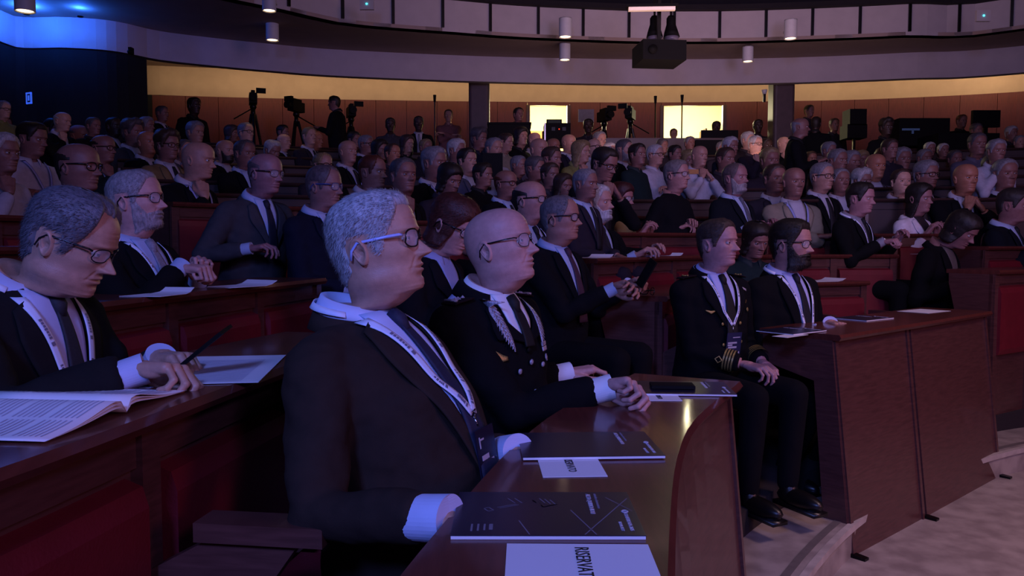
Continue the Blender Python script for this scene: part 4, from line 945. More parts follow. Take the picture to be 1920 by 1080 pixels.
for px in sx:
    d = ray(px, 45); best = None
    for i in range(len(UZ)-1):
        a, b = UZ[i], UZ[i+1]; den = d.x*(b[1]-a[1])-d.y*(b[0]-a[0])
        if abs(den) < 1e-9: continue
        t = (a[1]*d.x-a[0]*d.y)/(-den) if False else (a[0]*d.y-a[1]*d.x)/(d.x*(b[1]-a[1])-d.y*(b[0]-a[0]))
        if 0 <= t <= 1 and a[1]+(b[1]-a[1])*t > 0: best = lu[i]+(lu[i+1]-lu[i])*t
    if best is None: continue
    q, n = cut(UQ, UN, best-0.02, best+0.02, 0.02); vert('parapet_strip', q, n, ZT+0.05, ZU+0.02, 0.04, M_blackm, None, u0=0.03, parent=t2)
cb = MB(); cb.box((-12, -6, 5.25), (18, 20, 5.35)); tag(cb.build('ceiling', M_dark), 'dark main ceiling above the hall', 'ceiling', kind='structure')
V, F = sweep(UQ, [(0.12, ZU), (0.12, ZU+0.07), (-0.3, ZU+0.07), (-0.3, ZU)], N=UN); tag(link('trim_3', mesh_of('trim_3', V, F, False, [M_dark])), 'dark rail along the top of the parapet', 'rail', kind='structure')
vert('wall_gallery', UQ, UN, ZU+0.06, 5.3, 0.1, M_dark, 'dark wall above the gallery parapet', u0=-0.25, cat='wall')
# back wall: wood panelling with two lit openings, warm plaster above
ZW = 4.07
wl_ = pxline([(230, 172), (300, 178), (500, 184), (700, 187.5), (880, 190), (1060, 191.5), (1240, 192), (1440, 190), (1600, 187), (1760, 180.5), (1910, 172), (2000, 164)], ZW)
BQ = crv([(-9.5, 12.5)]+wl_+[(13.0, 12.5), (14.5, 9.5)], 0.25); BN = norms(BQ); lb = arclen(BQ)
def at_px(Q, px, py=190):
    l = arclen(Q); d = ray(px, py)
    for i in range(len(Q)-1):
        a, b = Q[i], Q[i+1]; den = d.x*(b[1]-a[1])-d.y*(b[0]-a[0])
        if abs(den) < 1e-9: continue
        t = (a[0]*d.y-a[1]*d.x)/den
        if 0 <= t <= 1 and a[1]+(b[1]-a[1])*t > 0.5: return l[i]+(l[i+1]-l[i])*t
vert('wall_back', BQ, BN, ZW, 4.9, 0.2, M_yplaster, 'warm lit plaster band above the wood panelling', cat='wall')
pw = empty('wall_back', (BQ[60][0], BQ[60][1], 0), label='red-brown wood panelling of the back wall', cat='wall', kind='structure'); off_ = Vector((BQ[60][0], BQ[60][1]))
BQo = BQ-np.array([off_.x, off_.y])
ops_ = [(at_px(BQ, 989), at_px(BQ, 1068)), (at_px(BQ, 1240), at_px(BQ, 1360))]
ZD = 1.25+(455-197)/FOC*15.8
def panel(a, b, z0, z1):
    q, n = cut(BQo, BN, a+0.004, b-0.004, 0.3); vert('panel', q, n, z0, z1, 0.06, M_panelw, None, parent=pw)
segs = []; s0 = at_px(BQ, 285) or 0; cuts_ = [s0]+[v for o in ops_ for v in o]+[lb[-1]-0.5]
for i in range(0, len(cuts_), 2):
    a, b = cuts_[i], cuts_[i+1]; k = max(1, round((b-a)/0.62))
    for j in range(k): panel(a+(b-a)*j/k, a+(b-a)*(j+1)/k, 0.3, ZW)
for i in range(0, len(cuts_), 2):
    q, n = cut(BQo, BN, cuts_[i], cuts_[i+1], 0.3); vert('backing', q, n, 0.3, ZW, 0.02, M_wooddk, None, u0=-0.055, parent=pw)
for a, b in ops_: panel(a, b, ZD, ZW)
vert('wall_back', cut(BQ, BN, 0, s0)[0], cut(BQ, BN, 0, s0)[1], 0.3, ZW, 0.1, M_drape, 'dark wall behind the side wall', cat='wall')
# rooms behind the two openings
for i, (a, b) in enumerate(ops_):
    q, n = cut(BQ, BN, a, b, 0.2); A = Vector((q[0][0], q[0][1])); B = Vector((q[-1][0], q[-1][1])); u = (B-A).normalized(); nn = Vector((n[0][0], n[0][1])); f2 = 1.9
    rt = empty('control_room', (A.x, A.y, f2), label=['lit room seen through the narrower doorway of the back wall', 'lit room seen through the wider doorway of the back wall'][i], cat='room', kind='structure')
    Mx = Matrix(((u.x, -nn.x, 0, 0), (u.y, -nn.y, 0, 0), (0, 0, 1, 0), (0, 0, 0, 1))); w_ = (B-A).length
    for nm, a3, b3 in (('side_wall', (-0.9, 0.06, -0.3), (-0.8, 2.6, 2.9)), ('side_wall', (w_+0.8, 0.06, -0.3), (w_+0.9, 2.6, 2.9)), ('rear_wall', (-0.9, 2.5, -0.3), (w_+0.9, 2.6, 2.9)), ('room_ceiling', (-0.9, 0.06, 2.5), (w_+0.9, 2.6, 2.6)), ('room_floor', (-0.9, 0.06, -0.3), (w_+0.9, 2.6, 0.0))):
        k = MB(); k.box(a3, b3, Mx); k.build(nm, M_room, rt)
    fr = MB(); fr.box((-0.02, -0.03, 0), (0.05, 0.08, ZD-f2), Mx); fr.build('door_jamb', M_wooddk, rt); fr = MB(); fr.box((w_-0.05, -0.03, 0), (w_+0.02, 0.08, ZD-f2), Mx); fr.build('door_jamb', M_wooddk, rt)
    lp = MB(); lp.box((0.1, 0.6, 2.44), (w_-0.1, 1.3, 2.50), Mx); lp.build('ceiling_lamp', mat('room_lamp', '#ffffff', emit='#ffe9a8', es=14), rt)
    if i == 0:
        k = MB(); k.box((0.02, 1.1, 0), (0.42, 1.16, 1.75), Mx); k.build('open_door', mat('orange_door', '#b9662e', rough=0.5), rt)
        k = MB(); k.box((0.34, 0.5, 1.45), (0.46, 0.6, 1.66), Mx); k.build('wall_speaker', M_black, rt)
    else:
        k = MB(); k.box((0.30, 1.0, 0), (0.60, 1.6, 1.45), Mx); k.build('cabinet', mat('cream_cabinet', '#c9bd92', rough=0.5), rt)
        k = MB(); k.box((0.05, 1.2, 0), (0.28, 1.6, 1.30), Mx); k.build('shelf', mat('cream_cabinet', '#c9bd92'), rt)
        k = MB(); k.box((0.36, 1.1, 1.45), (0.50, 1.4, 1.60), Mx); k.build('box', mat('green_box', '#24361e'), rt)
        k = MB(); k.box((1.0, 0.5, 0), (1.03, 1.1, 1.72), Mx); k.build('glass_door_frame', M_wooddk, rt)
    pl = bpy.data.lights.new('room_light', 'POINT'); pl.energy = 190; pl.color = (1.0, 0.88, 0.55); pl.shadow_soft_size = 0.25
    po = bpy.data.objects.new('room_light', pl); COL.objects.link(po); c = Mx@Vector((w_/2, 0.9, 2.1)); po.location = Vector((A.x, A.y, f2))+c
# under-gallery ceiling and its warm lights that wash the plaster band
strip_between('ceiling', FQ[16:-8], BQ[8:-4], 4.62, M_soffit, 'low ceiling behind the fascia', 'ceiling')
for px in (360, 520, 680, 840, 1000, 1160, 1320, 1480, 1640, 1800, 1900):
    s = at_px(BQ, px); q, n = cut(BQ, BN, s-0.01, s+0.01); p = q[0]+n[0]*0.9
    d = bpy.data.lights.new('cove_light', 'AREA'); d.shape = 'RECTANGLE'; d.size = 1.7; d.size_y = 0.08; d.energy = 4.6 if px > 500 else 3.0; d.color = (1.0, 0.66, 0.42); d.spread = R(120)
    o = bpy.data.objects.new('cove_light', d); COL.objects.link(o); o.location = (p[0], p[1], 4.55); tgt = Vector((q[0][0], q[0][1], 4.25))
    o.rotation_euler = (tgt-o.location).to_track_quat('-Z', 'Y').to_euler()
# columns
for i, (a, b) in enumerate(((880, 918), (1443, 1482))):
    p = P((a+b)/2, 300, 13.4); w_ = (b-a)/FOC*13.4; k = MB()
    V = []; rr = 0.05
    for cx, cy, a0 in ((1, 1, 0), (-1, 1, 90), (-1, -1, 180), (1, -1, 270)):
        for t in range(0, 91, 30): V.append((cx*(w_/2-rr)+rr*math.cos(R(a0+t)), cy*(w_/2-rr)+rr*math.sin(R(a0+t))))
    n = len(V); k.add([(x, y, 0) for x, y in V]+[(x, y, 3.4) for x, y in V], [(j, (j+1) % n, n+(j+1) % n, n+j) for j in range(n)]+[tuple(range(n-1, -1, -1)), tuple(range(n, 2*n))])
    o = k.build('column', M_column, smooth=False); o.location = (p.x, p.y, 1.25); tag(o, ['dark square column beside the seated crowd, nearer the narrow doorway', 'dark square column between the wide doorway and the black speakers'][i], 'column', kind='structure')
# ------------------------------------------------------------------ the seated and standing audience
POSES = {
 'lap': dict(lean=2), 'desk': dict(lean=8, wr=(0.42, -0.10, 0.80), wl=(0.42, 0.08, 0.80)),
 'cross': dict(lean=-2, wr=(0.20, 0.12, 0.80), wl=(0.24, -0.12, 0.83), er=(0, -1, -0.8), el=(0, 1, -0.8), hr=(0.1, 1, 0.1), hl=(0.1, -1, 0.1)),
 'chin': dict(lean=9, wr=(0.235, -0.045, 0.985), wl=(0.33, 0.02, 0.76), hr=(-0.45, 0.25, 1), er=(0.5, -0.4, -1), handr='fist'),
 'clasp': dict(lean=10, wr=(0.27, -0.05, 0.98), wl=(0.27, 0.06, 0.97), hr=(-0.35, 0.45, 1), hl=(-0.35, -0.45, 1), er=(0.4, -0.6, -1), el=(0.4, 0.6, -1), handr='fist', handl='fist'),
 'stand': dict(stand=True, lean=0, wr=(0.10, -0.26, 0.47), wl=(0.10, 0.26, 0.47)),
 'standx': dict(stand=True, lean=-2, wr=(0.20, 0.10, 0.84), wl=(0.23, -0.10, 0.87), er=(0, -1, -0.7), el=(0, 1, -0.7), hr=(0.1, 1, 0.1), hl=(0.1, -1, 0.1)),
 'standw': dict(stand=True, lean=4, wr=(0.30, -0.08, 0.80), wl=(0.32, 0.10, 0.80), handr='grip', handl='grip')}
TURN = {'a': (-14, -4), 'b': (0, 0), 'c': (13, 5), 'd': (0, 16)}
_body, _cl, _hair = {}, {}, {}
def get_body(pn, t):
    if (pn, t) not in _body:
        kw = dict(POSES[pn]); kw['hyaw'], kw['hpitch'] = TURN[t]; ps = Pose(**kw); _body[(pn, t)] = (body_mesh(ps, 60, 64, {}, 0.0055, eyes=True), ps)
    return _body[(pn, t)]
def get_clothes(pn):
    if pn in _cl: return _cl[pn]
    ps = Pose(**POSES[pn]); V, F = jacket_mesh(ps, 0.022, 0.006, hash(pn) % 7 if False else len(pn), it=3); dr = Drape(*torso_only(ps), ps.T); d = {'jacket': mesh_of('jacket', V, F, True, [M_cloth])}
    vz = 0.74; v, f = dr.band([(0.06, 1.075), (0.05, 1.0), (0.028, 0.86), (0.002, vz)], [(-0.06, 1.075), (-0.05, 1.0), (-0.028, 0.86), (-0.002, vz)], 10, 6, 0.010, 0.004, 2); d['shirt_front'] = mesh_of('shirt', v, f, True, [M_linen])
    v, f = collar_mesh(ps, n=20); d['shirt_collar'] = mesh_of('collar', v, f, True, [M_linen])
    v, f = dr.strip([(0, 1.045), (0, 0.98), (0, 0.85), (0, vz-0.02)], [0.026, 0.045, 0.062, 0.075], nu=8, nv=2, off=0.020, th=0.006, smooth=2); d['tie'] = mesh_of('tie', v, f, True, [M_tie])
    mb = MB()
    for s in (-1, 1):
        v, f = dr.strip([(s*0.082, 1.062), (s*0.074, 1.02), (s*0.045, 0.90), (s*0.004, 0.78)], 0.017, nu=8, nv=1, off=0.025, th=0.002, smooth=2); mb.add(v, f)
    d['lanyard'] = mb.mesh('lanyard', [M_linen]); L = []
    for s in (-1, 1):
        v, f = dr.band([(s*0.078, 1.055), (s*0.064, 1.0), (s*0.036, 0.87), (s*0.004, vz)], [(s*0.112, 1.035), (s*0.128, 0.97), (s*0.07, 0.85), (s*0.012, vz-0.01)], 8, 3, 0.016, 0.005, 2); L.append(mesh_of('lapel', v, f, True, [M_cloth]))
    d['lapels'] = L; V2, F2, A = trousers_mesh(ps, 0.03, 2); d['trousers'] = mesh_of('trousers', V2, F2, True, [M_cloth]); d['shoes'] = [shoe_mb(A[k], k).mesh('shoe', [M_leather]) for k in (-1, 1)]
    _cl[pn] = d; return d
def get_hair(st):
    if st not in _hair:
        th = {'full': .015, 'recede': .010, 'short': .009, 'fringe': .008, 'long': .022, 'bob': .020, 'beard': .009, 'curly': .030}[st]
        _hair[st] = hair_mesh('full' if st == 'curly' else st, 36, 48, th, 0.010 if st == 'curly' else 0.003, 5)
    return _hair[st]
_gl = glasses_meshes(fr=0.0022, arm=0.0022)
HC_ = dict(w=lin('#aaa6a8'), g=lin('#77737a'), d=lin('#211814'), b=lin('#3c2a22'), r=lin('#4c2218'), y=lin('#86704e'), m=lin('#4c464a'))
CC_ = dict(K=lin('#101014'), N=lin('#141a2a'), G=lin('#3a3a42'), W=lin('#b2aebc'), T=lin('#7c6746'), B=lin('#5a6690'), O=lin('#7c7c48'), P=lin('#7a5050'), V=lin('#2c2630'), E=lin('#8c8170'), D=lin('#1c2a2c'), S=lin('#5c586a'))
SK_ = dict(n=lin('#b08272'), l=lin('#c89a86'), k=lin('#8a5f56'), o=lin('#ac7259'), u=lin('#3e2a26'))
def yfun(py): return float(np.interp(py, [215, 235, 250, 265, 280, 300, 335, 375, 400], [14.4, 13.2, 12.3, 11.0, 9.5, 8.0, 6.6, 5.2, 4.8]))
def someone(px, py, h, hair, hc, sk, coat, kind, pn, t, label, yaw=None, fixy=None, tie=None, extra='', group=None):
    st = pn.startswith('stand'); ys = 330.0/h; y = fixy or (math.sqrt(yfun(py)*ys) if not st else ys)
    if not fixy and not st and px > 1230 and py > 295: y *= 1.2
    y = min(y, 15.0)
    if px < 300 and not st: y = min(y, 9.4-0.3*(px < 60))
    if not fixy:
        y0 = y
        for k in range(14):
            q = P(px, py, y)
            if all((q.x-a)**2+(q.y-b)**2 > 0.40**2 for a, b in PLACED): break
            y = y0+(0.10*(k//2+1))*(1 if k % 2 == 0 else -1)
    sc = max(0.86, min(1.32, y*h/345.0)); body, ps = get_body(pn, t); cl = get_clothes(pn)
    ang = math.degrees(math.atan2(FOC, px-960)) ; perp = ang-90
    if yaw is None: yaw = perp-((50 if px > 1230 else 41)+10*math.sin(px*0.37+py))-TURN[t][0]*0.3
    yr = R(yaw); hw = P(px, py, y); loc = Vector(hw)-(Matrix.Rotation(yr, 4, 'Z')@(ps.H.translation*sc))
    r = link('person', body, None, SK_[sk]); r.location = loc; r.rotation_euler = (0, 0, yr); r.scale = (sc,)*3; tag(r, label, 'person', group)
    PLACED.append((hw.x, hw.y))
    if hair and hair != 'bald': link('hair', get_hair(hair), r, HC_[hc], ps.H)
    if 'e' in extra: link('beard', get_hair('beard'), r, HC_['g' if hc in 'wgm' else 'd'], ps.H)
    if 'g' in extra:
        gl = link('glasses', _gl[0], r, lin('#1a1418'), ps.H)
        for q in _gl[1]: link('temple_arm', q, gl, lin('#1a1418'))
    cc = CC_[coat]
    if kind == 'suit':
        link('suit_jacket', cl['jacket'], r, cc); shc = LBLUE if 'b' in extra else lin('#b9b6c6')
        link('shirt_front', cl['shirt_front'], r, shc); link('shirt_collar', cl['shirt_collar'], r, shc)
        for l in cl['lapels']: link('lapel', l, r, tuple(c*1.15 for c in cc[:3])+(1,))
        if 'o' not in extra: link('tie', cl['tie'], r, tie or lin('#15141c'))
    else:
        link('shirt', cl['jacket'], r, cc); link('shirt_collar', cl['shirt_collar'], r, tuple(c*1.1 for c in cc[:3])+(1,))
    if 'l' in extra: link('lanyard', cl['lanyard'], r, lin('#9aa2d8'))
    link('trousers', cl['trousers'], r, CC_['K'] if kind != 'suit' else tuple(c*0.8 for c in cc[:3])+(1,))
    if st:
        for s_ in cl['shoes']: link('shoe', s_, r)
    return r
CROWD = [
 # px, py, h, hair, hc, skin, coat, kind, pose, turn, label, extra
 (6, 207, 32, 'recede', 'g', 'l', 'O', 'top', 'lap', 'b', 'balding man with glasses in yellow-green top, cut by the frame edge', 'g'),
 (2, 240, 46, 'full', 'd', 'k', 'K', 'top', 'lap', 'b', 'dark-haired person in black just below the yellow-green top', ''),
 (4, 290, 72, 'full', 'w', 'k', 'W', 'top', 'chin', 'b', 'white-haired person in pale shirt resting chin on hand, half out of frame', ''),
 (60, 263, 66, 'full', 'd', 'k', 'W', 'top', 'cross', 'c', 'dark-haired man in white shirt with crossed arms below the blue sign', 'l'),
 (101, 246, 42, 'full', 'd', 'k', 'V', 'top', 'lap', 'b', 'dark-haired person between the white shirt and the smiling bald man', ''),
 (117, 229, 36, 'fringe', 'w', 'l', 'K', 'suit', 'chin', 'c', 'smiling bald man with brightly lit head under the dark side wall', 'o'),
 (148, 257, 44, 'fringe', 'm', 'k', 'K', 'suit', 'lap', 'b', 'balding man in dark suit right under the brightly lit smiling man', 'o'),
 (146, 316, 98, 'fringe', 'd', 'k', 'K', 'suit', 'lap', 'b', 'large bald head with dark glasses behind the phone reader', 'g'),
 (193, 280, 52, 'fringe', 'd', 'k', 'D', 'suit', 'chin', 'b', 'bald man with glasses, fist on chin, beside the large bald head', 'g'),
 (213, 239, 34, 'short', 'd', 'u', 'K', 'suit', 'lap', 'a', 'dark-skinned man with white collar against the dark wall', 'o'),
 (249, 250, 44, 'curly', 'm', 'k', 'G', 'suit', 'lap', 'b', 'man with wavy greying hair in grey suit left of the orange-lit bald head', 'o'),
 (275, 237, 32, 'full', 'g', 'k', 'K', 'suit', 'lap', 'b', 'grey-haired man behind the orange-lit bald head', ''),
 (276, 269, 46, 'bald', 'd', 'o', 'K', 'suit', 'lap', 'a', 'bald man with orange-lit crown behind the tan jacket', ''),
 (314, 275, 52, 'curly', 'b', 'k', 'T', 'suit', 'cross', 'b', 'curly-haired man in a tan jacket with crossed arms', 'g'),
 (345, 282, 38, 'short', 'm', 'n', 'S', 'suit', 'chin', 'b', 'man in grey with a hand at his face right of the tan jacket', 'o'),
 (304, 214, 28, 'short', 'm', 'k', 'K', 'suit', 'stand', 'b', 'dim man in dark suit standing at the edge of the wood panelling', ''),
 (366, 250, 40, 'full', 'g', 'n', 'V', 'suit', 'lap', 'b', 'man with reddish-grey hair below the standing black silhouette', ''),
 (371, 302, 70, 'bald', 'd', 'n', 'K', 'suit', 'chin', 'c', 'bald man in black suit with white cuffs, hand on chin', 'l'),
 (422, 284, 42, 'bald', 'd', 'n', 'K', 'suit', 'lap', 'b', 'bald man with dark stubble in black suit and open grey shirt', 'oe'),
 (461, 250, 36, 'recede', 'g', 'l', 'V', 'suit', 'lap', 'a', 'man with brightly lit receding forehead below the tall camera', 'g'),
 (459, 290, 50, 'recede', 'm', 'k', 'K', 'suit', 'lap', 'b', 'man in black suit with blue collar left of the grey suit', 'b'),
 (510, 284, 38, 'full', 'w', 'k', 'V', 'top', 'chin', 'd', 'white-haired man covering his mouth with a hand', ''),
 (532, 267, 30, 'bald', 'd', 'l', 'K', 'suit', 'lap', 'b', 'small lit bald head above the hand-over-mouth man', ''),
 (530, 249, 26, 'full', 'd', 'k', 'K', 'top', 'lap', 'b', 'dark-haired person behind the small lit bald head', ''),
 (580, 257, 34, 'short', 'y', 'l', 'V', 'suit', 'lap', 'a', 'fair-haired man with lit hair beside the middle camera tripod', ''),
 (592, 264, 32, 'bald', 'd', 'o', 'D', 'suit', 'desk', 'b', 'bald man in dark green jacket next to the fair-haired man', 'o'),
 (605, 312, 46, 'recede', 'y', 'n', 'V', 'suit', 'lap', 'b', 'sandy-haired man with glasses directly behind the navy suit', 'g'),
 (652, 286, 44, 'bald', 'd', 'n', 'K', 'suit', 'lap', 'a', 'bald man looking right with lit crown in black suit', 'l'),
 (664, 264, 30, 'full', 'd', 'k', 'K', 'top', 'lap', 'b', 'dark-haired person behind the bald man looking right', ''),
 (686, 272, 34, 'short', 'g', 'k', 'K', 'suit', 'lap', 'b', 'grey-haired man with small bright white collar', 'g'),
 (712, 284, 38, 'long', 'd', 'k', 'K', 'top', 'lap', 'b', 'dark long-haired woman right of the grey man with white collar', ''),
 (736, 290, 38, 'recede', 'b', 'o', 'V', 'top', 'lap', 'a', 'man with small pink-lit forehead amid the middle rows', ''),
 (763, 272, 32, 'long', 'b', 'n', 'K', 'top', 'lap', 'b', 'pale-faced woman with long hair below the standing dark suit', ''),
 (698, 325, 62, 'recede', 'r', 'k', 'W', 'top', 'clasp', 'b', 'man in white shirt with raised hands above the front man', 'l'),
 (756, 332, 66, 'short', 'm', 'k', 'K', 'suit', 'chin', 'a', 'man with thick grey hair, hand on chin, right above the front man', 'b'),
 (798, 278, 32, 'short', 'y', 'k', 'V', 'top', 'lap', 'b', 'fair-haired person directly behind the tall grey-white hair', ''),
 (814, 308, 58, 'full', 'g', 'k', 'K', 'suit', 'lap', 'b', 'man with full grey-white hair and long blue-lit collar edge', 'l'),
 (856, 284, 42, 'full', 'w', 'k', 'K', 'suit', 'lap', 'b', 'man with neat white hair and white collar below the column', ''),
 (876, 304, 46, 'full', 'd', 'n', 'S', 'suit', 'lap', 'a', 'dark-haired man in grey suit and open pale shirt', 'o'),
 (842, 338, 56, 'bob', 'd', 'k', 'V', 'top', 'lap', 'd', 'dark-haired woman bending her head below the open-shirted man', ''),
 (898, 262, 36, 'curly', 'm', 'k', 'N', 'top', 'lap', 'b', 'person with curly grey hair at the foot of the column', ''),
 (926, 281, 42, 'short', 'g', 'n', 'W', 'top', 'lap', 'b', 'grey-haired man in pale shirt holding a black jacket', ''),
 (948, 268, 34, 'short', 'b', 'n', 'E', 'top', 'lap', 'c', 'brown-haired person in cream shirt by the black equipment table', ''),
 (976, 258, 34, 'bob', 'd', 'n', 'K', 'top', 'lap', 'a', 'woman with dark bob and lit cheek under the black-clad operator', ''),
 (1002, 264, 30, 'bald', 'd', 'l', 'W', 'top', 'lap', 'b', 'small pale bald head below the narrower doorway', ''),
 (1010, 282, 44, 'bald', 'd', 'n', 'S', 'suit', 'lap', 'b', 'bald man with purplish head in front of the small pale one', 'o'),
 (1037, 276, 32, 'bald', 'd', 'o', 'K', 'top', 'lap', 'b', 'reddish bald head right of the purplish one', ''),
 (1034, 300, 44, 'full', 'b', 'k', 'G', 'suit', 'lap', 'b', 'brown-haired man in grey below the reddish bald head', 'o'),
 (1066, 269, 33, 'bald', 'd', 'n', 'V', 'suit', 'lap', 'b', 'bald man with long face under the doorway edge', 'l'),
 (1089, 287, 40, 'long', 'y', 'n', 'O', 'top', 'chin', 'b', 'long-haired fair woman in patterned green top', ''),
 (1113, 278, 34, 'bald', 'd', 'l', 'W', 'top', 'lap', 'a', 'bald man with glasses and white shirt beside the fair woman', 'g'),
 (1124, 264, 32, 'short', 'g', 'n', 'V', 'top', 'lap', 'b', 'grey man right behind the bald man in white', ''),
 (1143, 284, 28, 'full', 'w', 'n', 'V', 'top', 'lap', 'b', 'white-haired head peeking over the praying-hands man', ''),
 (1132, 310, 60, 'full', 'd', 'k', 'K', 'suit', 'clasp', 'd', 'dark-haired man with glasses pressing his hands to his mouth', 'g'),
 (1170, 282, 38, 'short', 'm', 'n', 'K', 'suit', 'lap', 'b', 'bearded man with white collar next to the praying-hands man', 'oe'),
 (1195, 292, 40, 'full', 'd', 'k', 'D', 'top', 'lap', 'a', 'dark-haired man in teal shirt between beard and white mask', ''),
 (1228, 292, 38, 'short', 'w', 'n', 'W', 'top', 'cross', 'b', 'white-haired person in white shirt left of the black polo', 'g'),
 (1290, 303, 38, 'bob', 'y', 'k', 'V', 'top', 'lap', 'b', 'sandy-haired woman left of the bald man with hands at mouth', ''),
 (1311, 294, 40, 'bald', 'd', 'n', 'W', 'top', 'clasp', 'b', 'bald man in white shirt clasping hands at his mouth', ''),
 (1293, 270, 26, 'short', 'g', 'k', 'V', 'top', 'lap', 'b', 'dim grey head below the wider doorway', ''),
 (1353, 280, 26, 'short', 'g', 'k', 'V', 'top', 'lap', 'b', 'dim head left of the white hair under the laptop screen', ''),
 (1369, 277, 36, 'full', 'w', 'k', 'G', 'suit', 'lap', 'b', 'white-haired man right under the big laptop', 'o'),
 (1360, 300, 44, 'short', 'b', 'k', 'V', 'top', 'lap', 'b', 'brown-haired man behind the striped-tie man', ''),
 (1402, 264, 30, 'full', 'w', 'l', 'V', 'top', 'lap', 'b', 'brightly lit white-haired head, left of the lit pair', ''),
 (1416, 272, 32, 'recede', 'w', 'l', 'V', 'top', 'chin', 'b', 'brightly lit white-haired man with glasses and raised hand', 'g'),
 (1437, 275, 30, 'short', 'd', 'u', 'G', 'top', 'lap', 'b', 'dark head right of the brightly lit pair', ''),
 (1443, 303, 46, 'full', 'y', 'k', 'V', 'top', 'lap', 'b', 'man with smooth sandy-grey hair below the yellow-lit column', ''),
 (1469, 271, 28, 'bald', 'd', 'l', 'K', 'top', 'chin', 'b', 'small lit face with hand beside the dark column', ''),
 (1452, 337, 54, 'short', 'b', 'k', 'V', 'suit', 'lap', 'b', 'brown-haired man left of the beige jacket', 'o'),
 (1488, 343, 56, 'bald', 'd', 'k', 'E', 'suit', 'cross', 'b', 'bald man in beige jacket with crossed arms and blue lanyard', 'ol'),
 (1541, 333, 52, 'short', 'g', 'n', 'K', 'suit', 'lap', 'b', 'grey-haired man with glasses and black suit right of beige jacket', 'g'),
 (1570, 303, 44, 'short', 'g', 'k', 'K', 'top', 'lap', 'b', 'grey round head behind the glasses-wearing man', ''),
 (1595, 306, 42, 'full', 'g', 'k', 'V', 'suit', 'lap', 'b', 'curly grey-haired man second along from the standing man', ''),
 (1554, 284, 32, 'full', 'g', 'k', 'V', 'top', 'lap', 'b', 'dim grey-haired head beside the elbow of the standing man', ''),
 (1615, 302, 34, 'bob', 'y', 'k', 'V', 'top', 'lap', 'b', 'sandy-haired woman left of the orange bald head', ''),
 (1575, 341, 46, 'short', 'g', 'k', 'V', 'suit', 'lap', 'a', 'grey man half hidden left of the watch-wearing man', 'o'),
 (1616, 342, 42, 'curly', 'w', 'k', 'S', 'top', 'lap', 'b', 'person with fluffy white hair right behind the watch-wearing man', ''),
 (1641, 313, 48, 'bald', 'd', 'o', 'S', 'suit', 'lap', 'b', 'bald man with orange-lit head in the right rows', 'o'),
 (1657, 300, 42, 'full', 'r', 'k', 'V', 'top', 'lap', 'b', 'reddish-haired man beside the orange-lit bald man', ''),
 (1668, 281, 36, 'full', 'b', 'k', 'V', 'top', 'lap', 'b', 'brown-haired head behind the reddish-haired man', ''),
 (1691, 300, 42, 'full', 'g', 'k', 'V', 'suit', 'lap', 'b', 'fluffy grey-haired man right of the reddish-haired man', ''),
 (1689, 343, 48, 'short', 'b', 'l', 'K', 'suit', 'chin', 'a', 'brown-haired man in profile with white cuff at his chin', ''),
 (1736, 330, 52, 'full', 'g', 'k', 'V', 'suit', 'lap', 'b', 'grey-haired man behind the woman in white jacket', 'g'),
 (1733, 298, 34, 'short', 'g', 'k', 'K', 'top', 'lap', 'b', 'dim grey-haired head two rows above the white jacket', ''),
 (1743, 281, 26, 'short', 'w', 'k', 'K', 'top', 'lap', 'b', 'tiny pale head under the dark equipment table', ''),
 (1768, 283, 24, 'short', 'w', 'k', 'K', 'top', 'lap', 'b', 'tiny pale head right of its twin under the equipment table', ''),
 (1810, 336, 56, 'bald', 'd', 'o', 'K', 'suit', 'clasp', 'b', 'bald man in black suit with clasped hands at his mouth', ''),
 (1884, 328, 56, 'short', 'g', 'k', 'K', 'suit', 'lap', 'b', 'large grey-haired man in dark suit near the right edge', ''),
 (1862, 318, 50, 'full', 'm', 'k', 'G', 'suit', 'lap', 'b', 'greying man half behind the large grey-haired man', 'o'),
 (1832, 272, 42, 'short', 'm', 'k', 'S', 'top', 'lap', 'b', 'dark-faced man in grey shirt right of the bald clasped-hands man', ''),
 (1868, 285, 42, 'full', 'g', 'k', 'W', 'top', 'chin', 'b', 'grey-haired man in pale shirt leaning on his hand', ''),
 (1830, 246, 26, 'full', 'm', 'k', 'K', 'top', 'lap', 'b', 'dim curly head below the left edge of the big black monitor', ''),
 (1896, 251, 26, 'full', 'w', 'k', 'V', 'top', 'lap', 'b', 'small lit white-haired head at the far right', ''),
 (1911, 268, 26, 'short', 'g', 'n', 'E', 'top', 'lap', 'b', 'small pinkish face at the right frame edge', ''),
 (1416, 452, 64, 'bob', 'd', 'k', 'D', 'top', 'lap', 'd', 'dark-haired woman hidden between the two seated front officers', ''),
 (1097, 347, 56, 'short', 'g', 'k', 'V', 'suit', 'lap', 'b', 'grey-haired man with blue shirt behind the white-bearded man', 'b'),
 (1056, 352, 44, 'long', 'b', 'k', 'K', 'top', 'chin', 'b', 'woman with hand on face left of the grey-haired man in blue', ''),
 (948, 346, 52, 'fringe', 'r', 'k', 'K', 'suit', 'lap', 'b', 'balding man with reddish scalp and glasses above the bald officer', 'gb'),
 (972, 312, 36, 'short', 'g', 'k', 'V', 'top', 'lap', 'b', 'grey-haired head above the reddish scalp', ''),
 (1003, 318, 44, 'full', 'm', 'k', 'V', 'top', 'lap', 'b', 'greying person in the dim centre of the rows', ''),
 (1031, 330, 40, 'full', 'b', 'k', 'V', 'top', 'lap', 'b', 'brown-haired person right of the dim centre', ''),
 (1520, 300, 30, 'short', 'b', 'k', 'V', 'top', 'desk', 'b', 'brown-haired head against the body of the standing man', ''),
 (905, 330, 44, 'full', 'd', 'k', 'K', 'top', 'lap', 'b', 'dark-haired person above the red-haired reading woman', ''),
